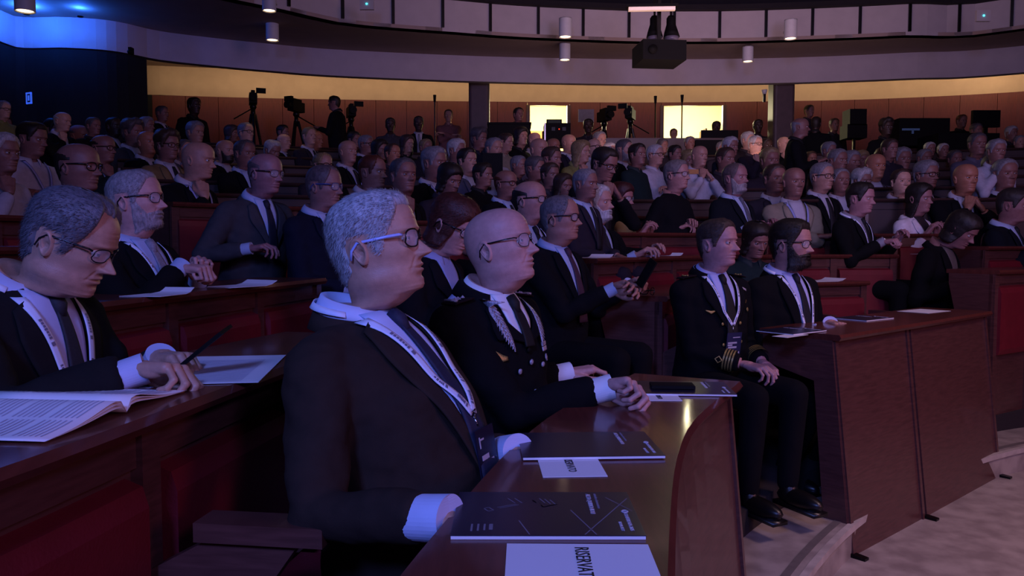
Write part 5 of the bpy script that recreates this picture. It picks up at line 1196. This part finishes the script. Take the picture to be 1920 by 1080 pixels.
 (434, 252, 30, 'bob', 'b', 'k', 'V', 'top', 'lap', 'b', 'brown-haired woman left of the lit receding forehead', ''),
 (175, 238, 28, 'short', 'm', 'k', 'K', 'top', 'lap', 'b', 'dim head between smiling man and the dark-skinned man', ''),
 (1242, 275, 26, 'full', 'm', 'k', 'V', 'top', 'lap', 'b', 'dim dark head just left of the wider doorway', ''),
 (1265, 290, 30, 'full', 'd', 'k', 'V', 'top', 'lap', 'b', 'dark-haired head behind the black polo man', ''),
 (1790, 300, 34, 'short', 'm', 'k', 'K', 'top', 'lap', 'b', 'dim head left above the bald clasped-hands man', ''),
 (1476, 306, 30, 'short', 'w', 'k', 'W', 'top', 'lap', 'a', 'person in white shirt half covered by the standing man', ''),
]
for c in CROWD: someone(*c[:10], c[10], extra=c[11])
# standing people
someone(364, 200, 30, 'full', 'd', 'u', 'K', 'top', 'stand', 'b', 'broad black silhouette of a man standing before the wood panelling', fixy=12.2)
someone(627, 194, 26, 'short', 'd', 'k', 'K', 'top', 'standw', 'b', 'man in black standing in profile and holding a device', yaw=170, fixy=13.2)
someone(732, 236, 26, 'full', 'd', 'u', 'G', 'top', 'stand', 'b', 'dark-haired person in grey standing by the back wall', yaw=-80)
someone(785, 233, 26, 'full', 'd', 'u', 'K', 'suit', 'stand', 'b', 'man in dark suit and pale tie standing at the back', yaw=-80, tie=lin('#7c7c88'))
someone(841, 218, 23, 'short', 'b', 'n', 'P', 'top', 'standx', 'b', 'man in salmon shirt standing with folded arms', yaw=-88)
someone(972, 216, 26, 'short', 'd', 'k', 'K', 'top', 'stand', 'b', 'operator in black standing left of the narrower doorway', yaw=-60, fixy=13.0)
someone(1103, 238, 26, 'full', 'd', 'u', 'V', 'top', 'lap', 'b', 'dark-haired person seated under the white sheet', yaw=-90, fixy=13.4)
someone(1263, 252, 14, 'short', 'b', 'n', 'E', 'top', 'lap', 'b', 'person sitting inside the wider lit room', yaw=-90, fixy=15.0)
someone(1343, 240, 22, 'full', 'd', 'u', 'K', 'top', 'lap', 'b', 'dark head behind the large laptop', yaw=-90, fixy=13.8)
someone(1421, 238, 24, 'full', 'd', 'u', 'V', 'top', 'stand', 'b', 'dim person standing left of the yellow-lit column', yaw=-85)
someone(1500, 240, 36, 'fringe', 'g', 'k', 'K', 'top', 'standw', 'b', 'balding man in black polo shirt standing in the aisle', yaw=-20, fixy=9.4)
someone(1517, 209, 22, 'short', 'd', 'k', 'V', 'top', 'stand', 'b', 'small dark-haired man standing behind the aisle man', yaw=-60)
someone(1530, 233, 26, 'short', 'd', 'u', 'K', 'top', 'stand', 'b', 'dark head looking away right of the aisle man', yaw=60)
someone(1564, 235, 24, 'short', 'b', 'k', 'V', 'top', 'stand', 'b', 'man standing left of the black loudspeaker', yaw=-80)
someone(1662, 240, 30, 'curly', 'd', 'u', 'K', 'top', 'stand', 'b', 'person with big dark hair standing by the mixing tables', yaw=-80)
someone(1803, 228, 24, 'short', 'r', 'k', 'K', 'top', 'stand', 'b', 'reddish-lit man standing left of the big black monitor', yaw=-80)
# ------------------------------------------------------------------ things on the desks
def onplane(cs, z):  # four pixel corners on a horizontal plane
    return [Z(px, py, z) for px, py in cs]
def flat_frame(o, xa, ya):
    """matrix with local X towards xa and Y towards ya, Z up, at o"""
    o = Vector(o); x = (Vector(xa)-o); x.z = 0; x.normalize(); y = Vector((-x.y, x.x, 0)); M = Matrix((x, y, Vector((0, 0, 1)))).transposed().to_4x4(); M.translation = o; return M
def put_text(s, size, M, m, parent, name='print', sx=1.0):
    me = text_mesh(s, size, name); me.materials.append(m); o = link(name, me, parent); o.matrix_local = M@Matrix.Diagonal((sx, 1, 1, 1)); return o
def sheet(name, label, o, rot, w, h, z, m=M_paper, th=0.0012, curl=0.0, cat='paper', group=None):
    """w along local x, h along local y, origin at the corner"""
    root = empty(name, (o.x, o.y, z), R(rot), label=label, cat=cat, group=group)
    G = np.array([[(w*i/8, h*j/6, th/2+curl*(max(0, i/8-0.75)/0.25)**2) for j in range(7)] for i in range(9)]); V, F = grid_mesh(G); V, F = solid(V, F, th)
    link('page', mesh_of('page', V, F, False, [m]), root); return root
TX = lambda x, y, z=0.0, rot=-90: Matrix.Translation((x, y, z))@Matrix.Rotation(R(rot), 4, 'Z')
def brochure(label, c, rot, z, lines=True, group=None):
    """closed booklet; local x across the desk (0..0.297), y away along the desk (0..0.21)"""
    root = empty('brochure', (c.x, c.y, z), R(rot), label=label, cat='brochure', group=group)
    pg = MB(); pg.box((0, 0, 0), (0.296, 0.21, 0.0045)); pg.build('pages', M_paper, root)
    cv = MB(); cv.box((-0.001, 0.0015, 0.0045), (0.297, 0.2105, 0.0058)); cv.build('cover', M_cover, root)
    z1 = 0.0061
    if lines:
        lm = MB()
        def ln(a, b, w=0.0010):
            a = Vector((a[0], a[1], z1)); b = Vector((b[0], b[1], z1)); d = (b-a).normalized(); n = Vector((-d.y, d.x, 0))*w
            lm.add([a-n, b-n, b+n, a+n], [(0, 1, 2, 3)])
        ln((0.190, 0.115), (0.222, 0.004)); ln((0.204, 0.004), (0.292, 0.175)); ln((0.255, 0.180), (0.292, 0.110)); ln((0.104, 0.065), (0.120, 0.004)); 
        for k in range(2): ln((0.085+0.012*k, 0.175), (0.098+0.012*k, 0.150))
        ln((0.068, 0.128), (0.100, 0.145)); ln((0.072, 0.124), (0.104, 0.141)); ln((0.046, 0.122), (0.054, 0.108)); ln((0.054, 0.108), (0.062, 0.114)); ln((0.062, 0.114), (0.054, 0.128)); ln((0.054, 0.128), (0.046, 0.122))
        for k in range(3): ln((0.140+0.009*k, 0.175-0.004*k), (0.149+0.009*k, 0.150-0.004*k)); ln((0.128, 0.165), (0.134, 0.152)); ln((0.145, 0.130), (0.170, 0.145)); ln((0.145, 0.130), (0.142, 0.140))
        for k in range(4): ln((0.030+0.010*k, 0.050), (0.030+0.010*k, 0.018+0.002*k), 0.0016 if k < 3 else 0.003)
        tag(lm.build('cover_line_print', M_printd, root), kind='stuff')
    put_text('ALTA QUIRIONIOLI', 0.0115, TX(0.222, 0.198, z1), M_print, root)
    put_text('autorita e innovazione', 0.0085, TX(0.236, 0.200, z1), M_printd, root)
    put_text('CONFERENZA 2025', 0.0090, TX(0.276, 0.100, z1), M_print, root)
    put_text('ROMA SETT', 0.0075, TX(0.262, 0.060, z1), M_print, root)
    lg = MB(); lg.tube([(0.279+0.005*math.cos(a), 0.108+0.005*math.sin(a), z1) for a in np.linspace(0, 2*math.pi, 13)], 0.0013, 6, cap=False); lg.build('round_logo', M_print, root)
    return root
b1 = Z(845, 1012, 0.80); b1r = Z(1208, 1010, 0.80); a1 = math.degrees(math.atan2(b1r.y-b1.y, b1r.x-b1.x))
brochure('navy brochure with crossing lines, nearer of the two closed ones on the front desk', b1, a1-1, 0.8005)
b2 = Z(981, 865, 0.80); b2r = Z(1250, 860, 0.80); a2 = math.degrees(math.atan2(b2r.y-b2.y, b2r.x-b2.x))
brochure('dark navy brochure lying over the small reserved sign beside the front man', b2, a2-1, 0.8025, lines=False)
s1 = sheet('reserved_sign', 'white RISERVATO paper cut by the bottom of the view', Z(930, 1120, 0.80), 2, 0.21, 0.148, 0.8005, cat='sign')
c = Z(1010, 1021, 0.80); cr = Z(1190, 1027, 0.80)
s1.location = (c.x-0.05, c.y-0.148, 0.8005); s1.rotation_euler = (0, 0, R(-1))
put_text('RISERVATO', 0.030, TX(0.100, 0.135, 0.0016), M_ink, s1, sx=0.80)
c2_ = Z(1018, 896, 0.80)
s2 = sheet('reserved_sign', 'small white paper with ERVATO visible under the dark brochure', c2_, a2-1, 0.125, 0.15, 0.8005, cat='sign')
put_text('RISERVATO', 0.024, TX(0.054, 0.128, 0.0016), M_ink, s2, sx=0.80)
s3 = sheet('reserved_sign', 'small white sign beside the closed fist of the officer', Z(1210, 752, 0.80), -2, 0.105, 0.10, 0.8005, cat='sign')
put_text('RISERVATO', 0.020, TX(0.04, 0.094, 0.0016), M_ink, s3, sx=0.7)
b3 = brochure('grey-lit brochure at the far corner of the nearest desk', Z(1190, 742, 0.80)+Vector((0, 0, 0)), -4, 0.8020, lines=False)
ph = empty('phone', tuple(Z(1222, 729, 0.81)), R(-4), label='black phone lying on the brochure at the far desk corner', cat='phone')
k = MB(); k.box((0, 0, 0), (0.13, 0.07, 0.009)); k.build('phone_body', M_black, ph); k = MB(); k.box((0.003, 0.003, 0.009), (0.127, 0.067, 0.0095)); k.build('phone_screen', M_black, ph)
# right block desk papers
zt2 = 0.801
q = sheet('reserved_sign', 'white sign on the far front desk below the bearded man', Z(1476, 634, 0.80), 40, 0.19, 0.08, zt2, cat='sign')
q = brochure('dark brochure on the far front desk, left one before the bearded man', Z(1480, 631, 0.80)+Vector((0.03, 0.03, 0)), 38, 0.8025, lines=False)
brochure('dark brochure in the middle of the far front desk', Z(1625, 603, 0.80), 36, zt2, lines=False)
sheet('paper', 'white paper sheet on the far end of the far front desk', Z(1740, 588, 0.80), 36, 0.30, 0.2, zt2)
# open magazines on the second row desk
def openmag(label, c, rot, z, w=0.21, d=0.28):
    root = empty('open_magazine', tuple(c), R(rot), label=label, cat='magazine'); root.location.z = z
    for s, nm in ((1, 'right_pages'), (-1, 'left_pages')):
        for L in range(3):
            G = np.array([[(s*(w*(1-0.01*L))*i/14, d*j/4, 0.002+(0.020-0.005*L)*math.sin(math.pi*min(1, (i/14)**0.55))*math.exp(-2.2*i/14)*1.9+0.001) for j in range(5)] for i in range(15)])
            V, F = grid_mesh(G); V, F = solid(V, F, 0.0012); link(nm, mesh_of(nm, V, F, True, [M_paper]), root)
        pm = MB()
        for r_ in range(26):
            if r_ % 7 == 6: continue
            y = 0.02+r_*0.0095
            for cc in range(2):
                x0 = 0.03+cc*0.085; 
                pts = [(s*(x0+0.075*t), y, 0.0035+0.020*math.sin(math.pi*min(1, ((x0+0.075*t)/w)**0.55))*math.exp(-2.2*(x0+0.075*t)/w)*1.9+0.0008) for t in (0, .33, .66, 1)]
                for a, b in zip(pts[:-1], pts[1:]): pm.add([(a[0], y, a[2]), (b[0], y, b[2]), (b[0], y+0.0032, b[2]), (a[0], y+0.0032, a[2])], [(0, 1, 2, 3)])
        tag(pm.build('text_lines', mat('grey_text_print', '#b4b0c4', rough=0.8, namp=0), root), kind='stuff')
    return root
openmag('open magazine with arched pages, nearest on the second-row desk', Z(250, 775, 0.947)+Vector((-0.012, 0, 0)), 84, 0.9465)
sheet('paper', 'white printed sheet on the second-row desk under the hand of the phone reader', Z(266, 722, 0.947), 8, 0.24, 0.42, 0.9465)
tl = MB()
for r_ in range(25): tl.box((0.03, 0.02+r_*0.013, 0.002), (0.20, 0.023+r_*0.013, 0.0022))
o_ = bpy.data.objects['paper.001'] if 'paper.001' in bpy.data.objects else bpy.data.objects['paper']
tag(tl.build('text_lines', MATS['grey_text_print'], o_), kind='stuff')
# other loose papers on bench tops
for (px, py, y, z, rot, w_, h_, lab) in ((430, 538, 3.1, 1.07, 60, 0.25, 0.18, 'white papers on the third-row desk behind the phone reader'), (300, 548, 2.6, 1.07, 80, 0.2, 0.15, 'flat sheet under the sleeve of the grey-bearded man'),
        (1122, 484, 4.85, 1.155, 55, 0.2, 0.16, 'sheet before the white-bearded man'), (1258, 476, 5.6, 1.155, 40, 0.14, 0.1, 'curled white paper right of the white-bearded man'), (1530, 520, 5.70, 0.965, 25, 0.30, 0.2, 'long white sheet on the red-backed bench behind the bearded man'),
        (1722, 458, 6.45, 1.155, 20, 0.10, 0.08, 'crumpled tissue near the watch-wearing man')):
    sheet('paper', lab, P(px, py, y), rot, w_, h_, z+0.001, curl=0.02)
def phone(label, at, rx, ry, rz):
    o = empty('phone', tuple(at), 0, label=label, cat='phone'); o.rotation_euler = (R(rx), R(ry), R(rz))
    k = MB(); k.box((-0.075, -0.037, -0.004), (0.075, 0.037, 0.004)); k.build('phone_body', M_black, o); k = MB(); k.box((-0.071, -0.034, 0.004), (0.071, 0.034, 0.0046)); k.build('phone_screen', M_black, o)
phone('black phone held by the man with thin glasses', P(378, 655, 1.78), 10, -38, -5)
phone('dark phone held up by the purple-tie man', P(1212, 512, 4.0), 40, -60, -20)
g_ = empty('eyeglasses', tuple(Z(1190, 556, 0.966)), R(30), label='folded eyeglasses on the desk of the purple-tie man', cat='glasses')
link('frame', _gl[0], g_, lin('#101010'), Matrix.Translation((0, 0, 0.02))@Matrix.Rotation(R(0), 4, 'Y'))
for q_ in _gl[1]: link('temple_arm', q_, g_, lin('#101010'), Matrix.Translation((0, 0, 0.02)))
# ------------------------------------------------------------------ ceiling fittings
def downlight(px, py, y, r, h, label, wall=False):
    p = P(px, py, y); root = empty('downlight', tuple(p), 0, label=label, cat='lamp', group='white cylinder downlights')
    b = MB(); b.tube([(0, 0, h), (0, 0, 0.0)], r, 28, cap=False); b.tube([(0, 0, h), (0, 0, h-0.01)], r, 28); b.tube([(0, 0, 0), (0, 0, 0.002), (0, 0, 0.03)], [r, r*0.9, r*0.86], 28, cap=False); b.build('housing', M_white, root, True)
    b = MB(); b.tube([(0, 0, 0.012), (0, 0, 0.014)], r*0.80, 24); b.build('lamp_disc', M_lamp, root)
    if wall: b = MB(); b.box((-0.03, 0, h*0.5), (0.03, 0.22, h*0.6)); b.build('bracket', M_white, root)
    d = bpy.data.lights.new('downlight_beam', 'SPOT'); d.energy = 7; d.color = (1.0, 0.68, 0.40); d.spot_size = R(70); d.spot_blend = 0.6; d.shadow_soft_size = 0.05
    o = bpy.data.objects.new('downlight_beam', d); COL.objects.link(o); o.location = p-Vector((0, 0, 0.03))
    return root
ru = lambda px, z: Z(px, 455-(z-1.25)*FOC/11.6, z)
downlight(511, 76, 11.0, 0.086, 0.26, 'lower white cylinder downlight in the left part of the soffit')
downlight(1059, 113, 12.0, 0.083, 0.24, 'lower white cylinder downlight in the middle of the soffit')
downlight(1402, 116, 12.0, 0.080, 0.22, 'small cylinder downlight hanging below the others on the right')
downlight(47, 22, 8.2, 0.096, 0.30, 'grey cylinder downlight against the blue glow')
downlight(505, 21, 9.3, 0.079, 0.26, 'upper white cylinder downlight at the left of the parapet', True)
downlight(1060, 70, 11.2, 0.090, 0.26, 'white cylinder downlight on the middle of the parapet', True)
downlight(1482, 73, 11.2, 0.088, 0.26, 'white cylinder downlight on the parapet right of the projector', True)
# projector, two stage lamps, warm glowing bar for a lit slot
pr = P(1235, 103, 9.6); root = empty('projector', tuple(pr), R(6), label='black box projector hanging under the stage lamps', cat='projector')
k = MB(); k.box((-0.26, -0.25, -0.11), (0.26, 0.25, 0.12)); k.build('housing', M_black, root); k = MB(); k.tube([(-0.15, -0.25, 0.0), (-0.15, -0.30, 0.0)], 0.05, 16); k.build('lens_barrel', M_black, root, True); k = MB(); k.box((-0.02, -0.02, 0.12), (0.02, 0.02, 2.0)); k.build('ceiling_rod', M_blackm, root)
for i, px in enumerate((1227, 1258)):
    p = P(px, 55, 9.8); root = empty('stage_lamp', tuple(p), R(10*i), label=['left black bell-shaped stage lamp above the projector', 'right black bell-shaped stage lamp above the projector'][i], cat='lamp', group='pair of stage lamps')
    k = MB(); k.tube([(0, 0, 0.16), (0, 0, 0.13), (0.0, 0, 0.06), (0, -0.01, -0.04), (0, -0.02, -0.10)], [0.035, 0.055, 0.055, 0.085, 0.10], 20); k.build('housing', M_black, root, True)
    k = MB(); k.tube([(0, -0.02, -0.10), (0, -0.022, -0.15)], [0.090, 0.075], 20); k.build('lens_hood', mat('grey_lens', '#6d6878', rough=0.3), root, True)
    k = MB(); k.box((-0.012, -0.012, 0.14), (0.012, 0.012, 1.6)); k.build('hanger', M_blackm, root)
p = P(1222, 17, 9.4); root = empty('strip_light', tuple(p), R(-3), label='warm glowing strip light above the parapet', cat='lamp')
k = MB(); k.box((-0.27, -0.03, -0.02), (0.27, 0.03, 0.02)); k.build('tube', mat('strip_tube', '#ffffff', emit='#c08a4c', es=0.55), root); k = MB(); k.box((-0.30, -0.05, 0.02), (0.30, 0.05, 0.05)); k.build('casing', M_black, root)  # glowing bar put in to stand for a lit gap above the parapet
for i, (px, py) in enumerate(((688, 8), (1843, 30))):
    p = P(px, py, 10.3); root = empty('wifi_box', tuple(p), 0, label=['white box with cyan light on the left of the parapet', 'white box with cyan light on the right of the parapet'][i], cat='device')
    k = MB(); k.box((-0.09, -0.02, -0.07), (0.09, 0.02, 0.07)); k.build('housing', M_plaster, root); k = MB(); k.ball((0, -0.022, 0.0), 0.011); k.build('status_light', mat('cyan_led', '#00ffff', emit='#38e0ff', es=6), root)
# blue light source tucked at the left above the fascia
p = P(40, 60, 9.0)
for i_, (px_, py_, yy_, en_) in enumerate(((50, 30, 10.15, 34), (150, 34, 10.25, 9))):
    p = P(px_, py_, yy_); p.z = 4.165
    bp_ = bpy.data.lights.new('blue_uplight', 'POINT'); bp_.energy = en_; bp_.color = (0.02, 0.14, 1.0); bp_.shadow_soft_size = 0.03; bo_ = bpy.data.objects.new('blue_uplight', bp_); COL.objects.link(bo_); bo_.location = p
    k = MB(); k.tube([(0, 0, -0.012), (0, 0, 0.0)], [0.03, 0.045], 20); o = k.build('uplight', M_blackm, None, True); o.location = (p.x, p.y, p.z-0.035)  # opaque disc added below the lamp to keep blue off the wall
    tag(o, ['thin black uplight dish under the strongest blue glow', 'thin black uplight dish under the fading end of the blue glow'][i_], 'lamp')
# camera on fascia, wall sign, wall fixture
p = P(243, 97, 10.2); root = empty('security_camera', tuple(p), 0, label='small black camera on the left fascia edge', cat='camera'); k = MB(); k.ball((0, 0, 0), 0.03); k.build('dome', M_black, root, True); k = MB(); k.box((-0.02, 0, -0.02), (0.02, 0.08, 0.06)); k.build('mount', M_black, root)
p = P(54, 184, 9.6); root = empty('wall_sign', tuple(p), R(-25), label='small blue glowing sign on the dark left wall', cat='sign')
mb_ = mat('blue_sign', '#3a5cc8', emit='#3d6cff', es=0.7)
k = MB(); w_, h_ = 0.048, 0.068
for a, b in (((-w_, -h_), (w_, -h_+0.018)), ((-w_, h_-0.018), (w_, h_)), ((-w_, -h_), (-w_+0.016, h_)), ((w_-0.016, -h_), (w_, h_))): k.box((a[0], -0.005, a[1]), (b[0], 0.01, b[1]))
k.build('sign_frame', mb_, root); k = MB(); k.box((-w_, 0.0, -h_), (w_, 0.012, h_)); k.build('sign_plate', mat('blue_plate', '#101a40', rough=0.4), root); k = MB(); k.box((-0.012, -0.006, -0.03), (0.012, 0.0, 0.032)); k.build('symbol', mb_, root)
p = P(1433, 180, 13.3); root = empty('wall_fixture', tuple(p), 0, label='small pale fixture at the left of the second column', cat='device')
k = MB(); k.tube([(0, 0, 0.10), (0, 0, 0.03)], [0.05, 0.03], 12); k.build('shade', M_white, root, True); k = MB(); k.box((-0.02, -0.02, -0.1), (0.02, 0.02, 0.03)); k.build('body', M_blackm, root)
# ------------------------------------------------------------------ camera tripods and gear at the back
def tripod(label, px, top, bot, y, sc=1.0, cam_on=True, flip=1):
    a = P(px, top, y); zf = 2.02; H = a.z-zf; root = empty('camera_tripod', (a.x, a.y, zf), R(20*flip), label=label, cat='tripod', group='video camera tripods')
    for k_ in range(3):
        an = R(120*k_+30); k = MB(); k.tube([(0.03*math.cos(an), 0.03*math.sin(an), H-0.42), (0.17*math.cos(an), 0.17*math.sin(an), (H-0.42)*0.5), (0.33*math.cos(an), 0.33*math.sin(an), 0.0)], [0.026, 0.022, 0.014], 8); k.build('leg', M_blackm, root)
    k = MB(); k.tube([(0, 0, H-0.5), (0, 0, H-0.3)], 0.035, 12); k.ball((0, 0, H-0.30), 0.055); k.build('head', M_blackm, root, True)
    k = MB(); k.tube([(0, 0, H-0.32), (-0.30*flip, 0.1, H-0.5)], 0.010, 8); k.build('pan_handle', M_blackm, root)
    if cam_on:
        k = MB(); k.box((-0.06, -0.16, H-0.26), (0.06, 0.16, H-0.10)); k.box((-0.03, -0.10, H-0.10), (0.03, 0.12, H-0.05)); k.tube([(0, -0.16, H-0.18), (0, -0.26, H-0.18)], [0.05, 0.06], 14); k.box((0.05*flip, -0.05, H-0.08), (0.20*flip, 0.0, H+0.0)); k.build('video_camera', M_black, root)
tripod('tallest video camera on tripod, before the left wood panelling', 474, 165, 245, 13.0)
tripod('video camera on tripod second from the left by the panelling', 555, 180, 245, 13.3, flip=-1)
tripod('tripod beside the man in black standing in profile', 658, 190, 255, 13.4)
tripod('video camera tripod just right of the white sheet', 1133, 198, 262, 13.4)
tripod('video camera tripod halfway between the two doorways', 1182, 194, 262, 13.4, flip=-1)
def pole(label, px, t, b, y):
    a = P(px, t, y); k = MB(); z0 = 2.02; root = empty('microphone_stand', (a.x, a.y, z0), 0, label=label, cat='stand')
    k.tube([(0, 0, 0), (0, 0, a.z-z0)], 0.012, 8); k.build('pole', M_blackm, root); k = MB(); k.tube([(0, 0, a.z-z0-0.12), (0, 0, a.z-z0)], [0.02, 0.028], 8); k.build('head', M_black, root); k = MB(); k.tube([(0, 0, 0), (0, 0, 0.02)], 0.16, 16); k.build('base', M_blackm, root)
pole('thin black pole left of the salmon-shirted man', 815, 178, 260, 13.6); pole('thin black pole left of the wider doorway', 1229, 180, 262, 13.6); pole('thin black pole crossing the wider doorway', 1279, 178, 262, 13.6)
def gear(name, label, cat, px, py, y, w_, h_, d_=0.3, m=M_black, rz=0, parts=()):
    p = P(px, py, y); root = empty(name, (p.x, p.y, p.z), R(rz), label=label, cat=cat); k = MB(); k.box((-w_/2, -d_/2, -h_/2), (w_/2, d_/2, h_/2)); k.build('housing', m, root)
    for (nm, a, b, mm) in parts: k = MB(); k.box(a, b); k.build(nm, mm, root)
    return root
gear('equipment_table', 'long black draped table left of the narrower doorway', 'table', 955, 264, 12.9, 0.66, 0.44, 0.6, parts=(('table_top', (-0.35, -0.32, 0.22), (0.35, 0.32, 0.25), M_black),))
gear('equipment_rack', 'black equipment rack standing in the narrower doorway', 'rack', 1044, 255, 13.6, 0.44, 0.38, 0.4, parts=(('rack_frame', (-0.22, -0.215, -0.19), (-0.20, -0.20, 0.19), M_steel), ('red_indicator', (0.02, -0.21, 0.08), (0.035, -0.20, 0.095), mat('red_led', '#ff2020', emit='#ff3010', es=3)), ('dial', (-0.1, -0.21, 0.06), (-0.04, -0.20, 0.12), M_blackm), ('dial', (0.08, -0.21, 0.06), (0.14, -0.20, 0.12), M_blackm)))
gear('monitor', 'small black monitor on top of the equipment rack', 'monitor', 1039, 231, 13.6, 0.26, 0.12, 0.08, parts=(('monitor_screen', (-0.11, -0.045, -0.05), (0.11, -0.04, 0.05), mat('dark_green_screen', '#1a2618', emit='#1c301c', es=0.1)),))
o = gear('wall_sheet', 'white paper sheet hung on the wood panelling between the doorways', 'paper', 1099, 217, 15.2, 0.30, 0.24, 0.01, m=mat('sheet_white', '#a8a2a8', rough=0.8))
gear('laptop', 'large open laptop with faint blue screen glow before the wider doorway', 'laptop', 1349, 257, 12.9, 0.60, 0.22, 0.02, parts=(('laptop_screen', (-0.28, -0.014, -0.10), (0.28, -0.011, -0.06), mat('blue_screen_row', '#142060', emit='#2438a0', es=0.25)), ('keyboard_deck', (-0.30, -0.36, -0.13), (0.30, -0.01, -0.11), M_black)))
gear('control_desk', 'long dark control desk in front of the doorways', 'desk', 1240, 282, 12.5, 1.9, 0.32, 0.5, m=M_wooddk)
gear('control_desk', 'black control desk under the large laptop', 'desk', 1345, 288, 12.4, 0.8, 0.36, 0.5, m=M_black)
gear('loudspeaker', 'black loudspeaker box on a stand right of the second column', 'loudspeaker', 1602, 222, 13.0, 0.27, 0.26, 0.3, parts=(('stand', (-0.02, -0.02, -0.9), (0.02, 0.02, -0.13), M_blackm), ('grille', (-0.12, -0.16, -0.11), (0.12, -0.15, 0.11), M_black)))
gear('equipment_case', 'black case under the loudspeaker box', 'case', 1600, 248, 13.0, 0.32, 0.22, 0.3)
gear('mixing_table', 'dark mixing table with bluish equipment right of the big dark hair', 'table', 1715, 252, 12.6, 0.78, 0.42, 0.6, parts=(('blue_panel', (-0.35, -0.31, 0.02), (-0.08, -0.30, 0.05), mat('blue_panel_light', '#3a4a70', emit='#50689a', es=0.12)), ('blue_panel', (-0.20, -0.31, -0.03), (-0.17, -0.30, 0.03), MATS.get('blue_panel_light'))))
gear('mixing_table', 'lower black equipment desk right of the mixing table', 'table', 1795, 276, 12.0, 0.9, 0.34, 0.6)
gear('monitor', 'big black monitor on the right before the wood panelling', 'monitor', 1848, 223, 12.8, 0.44, 0.27, 0.06, parts=(('monitor_foot', (-0.03, -0.02, -0.5), (0.03, 0.02, -0.13), M_blackm),))
gear('folder', 'yellow folder before the bald clasping man', 'folder', 1297, 322, 7.6, 0.13, 0.045, 0.02, m=mat('yellow_folder', '#a8702c', rough=0.6))
gear('jacket_bundle', 'black jacket carried in front of the pale-shirted grey man', 'jacket', 924, 312, 8.0, 0.2, 0.26, 0.06, m=M_black)
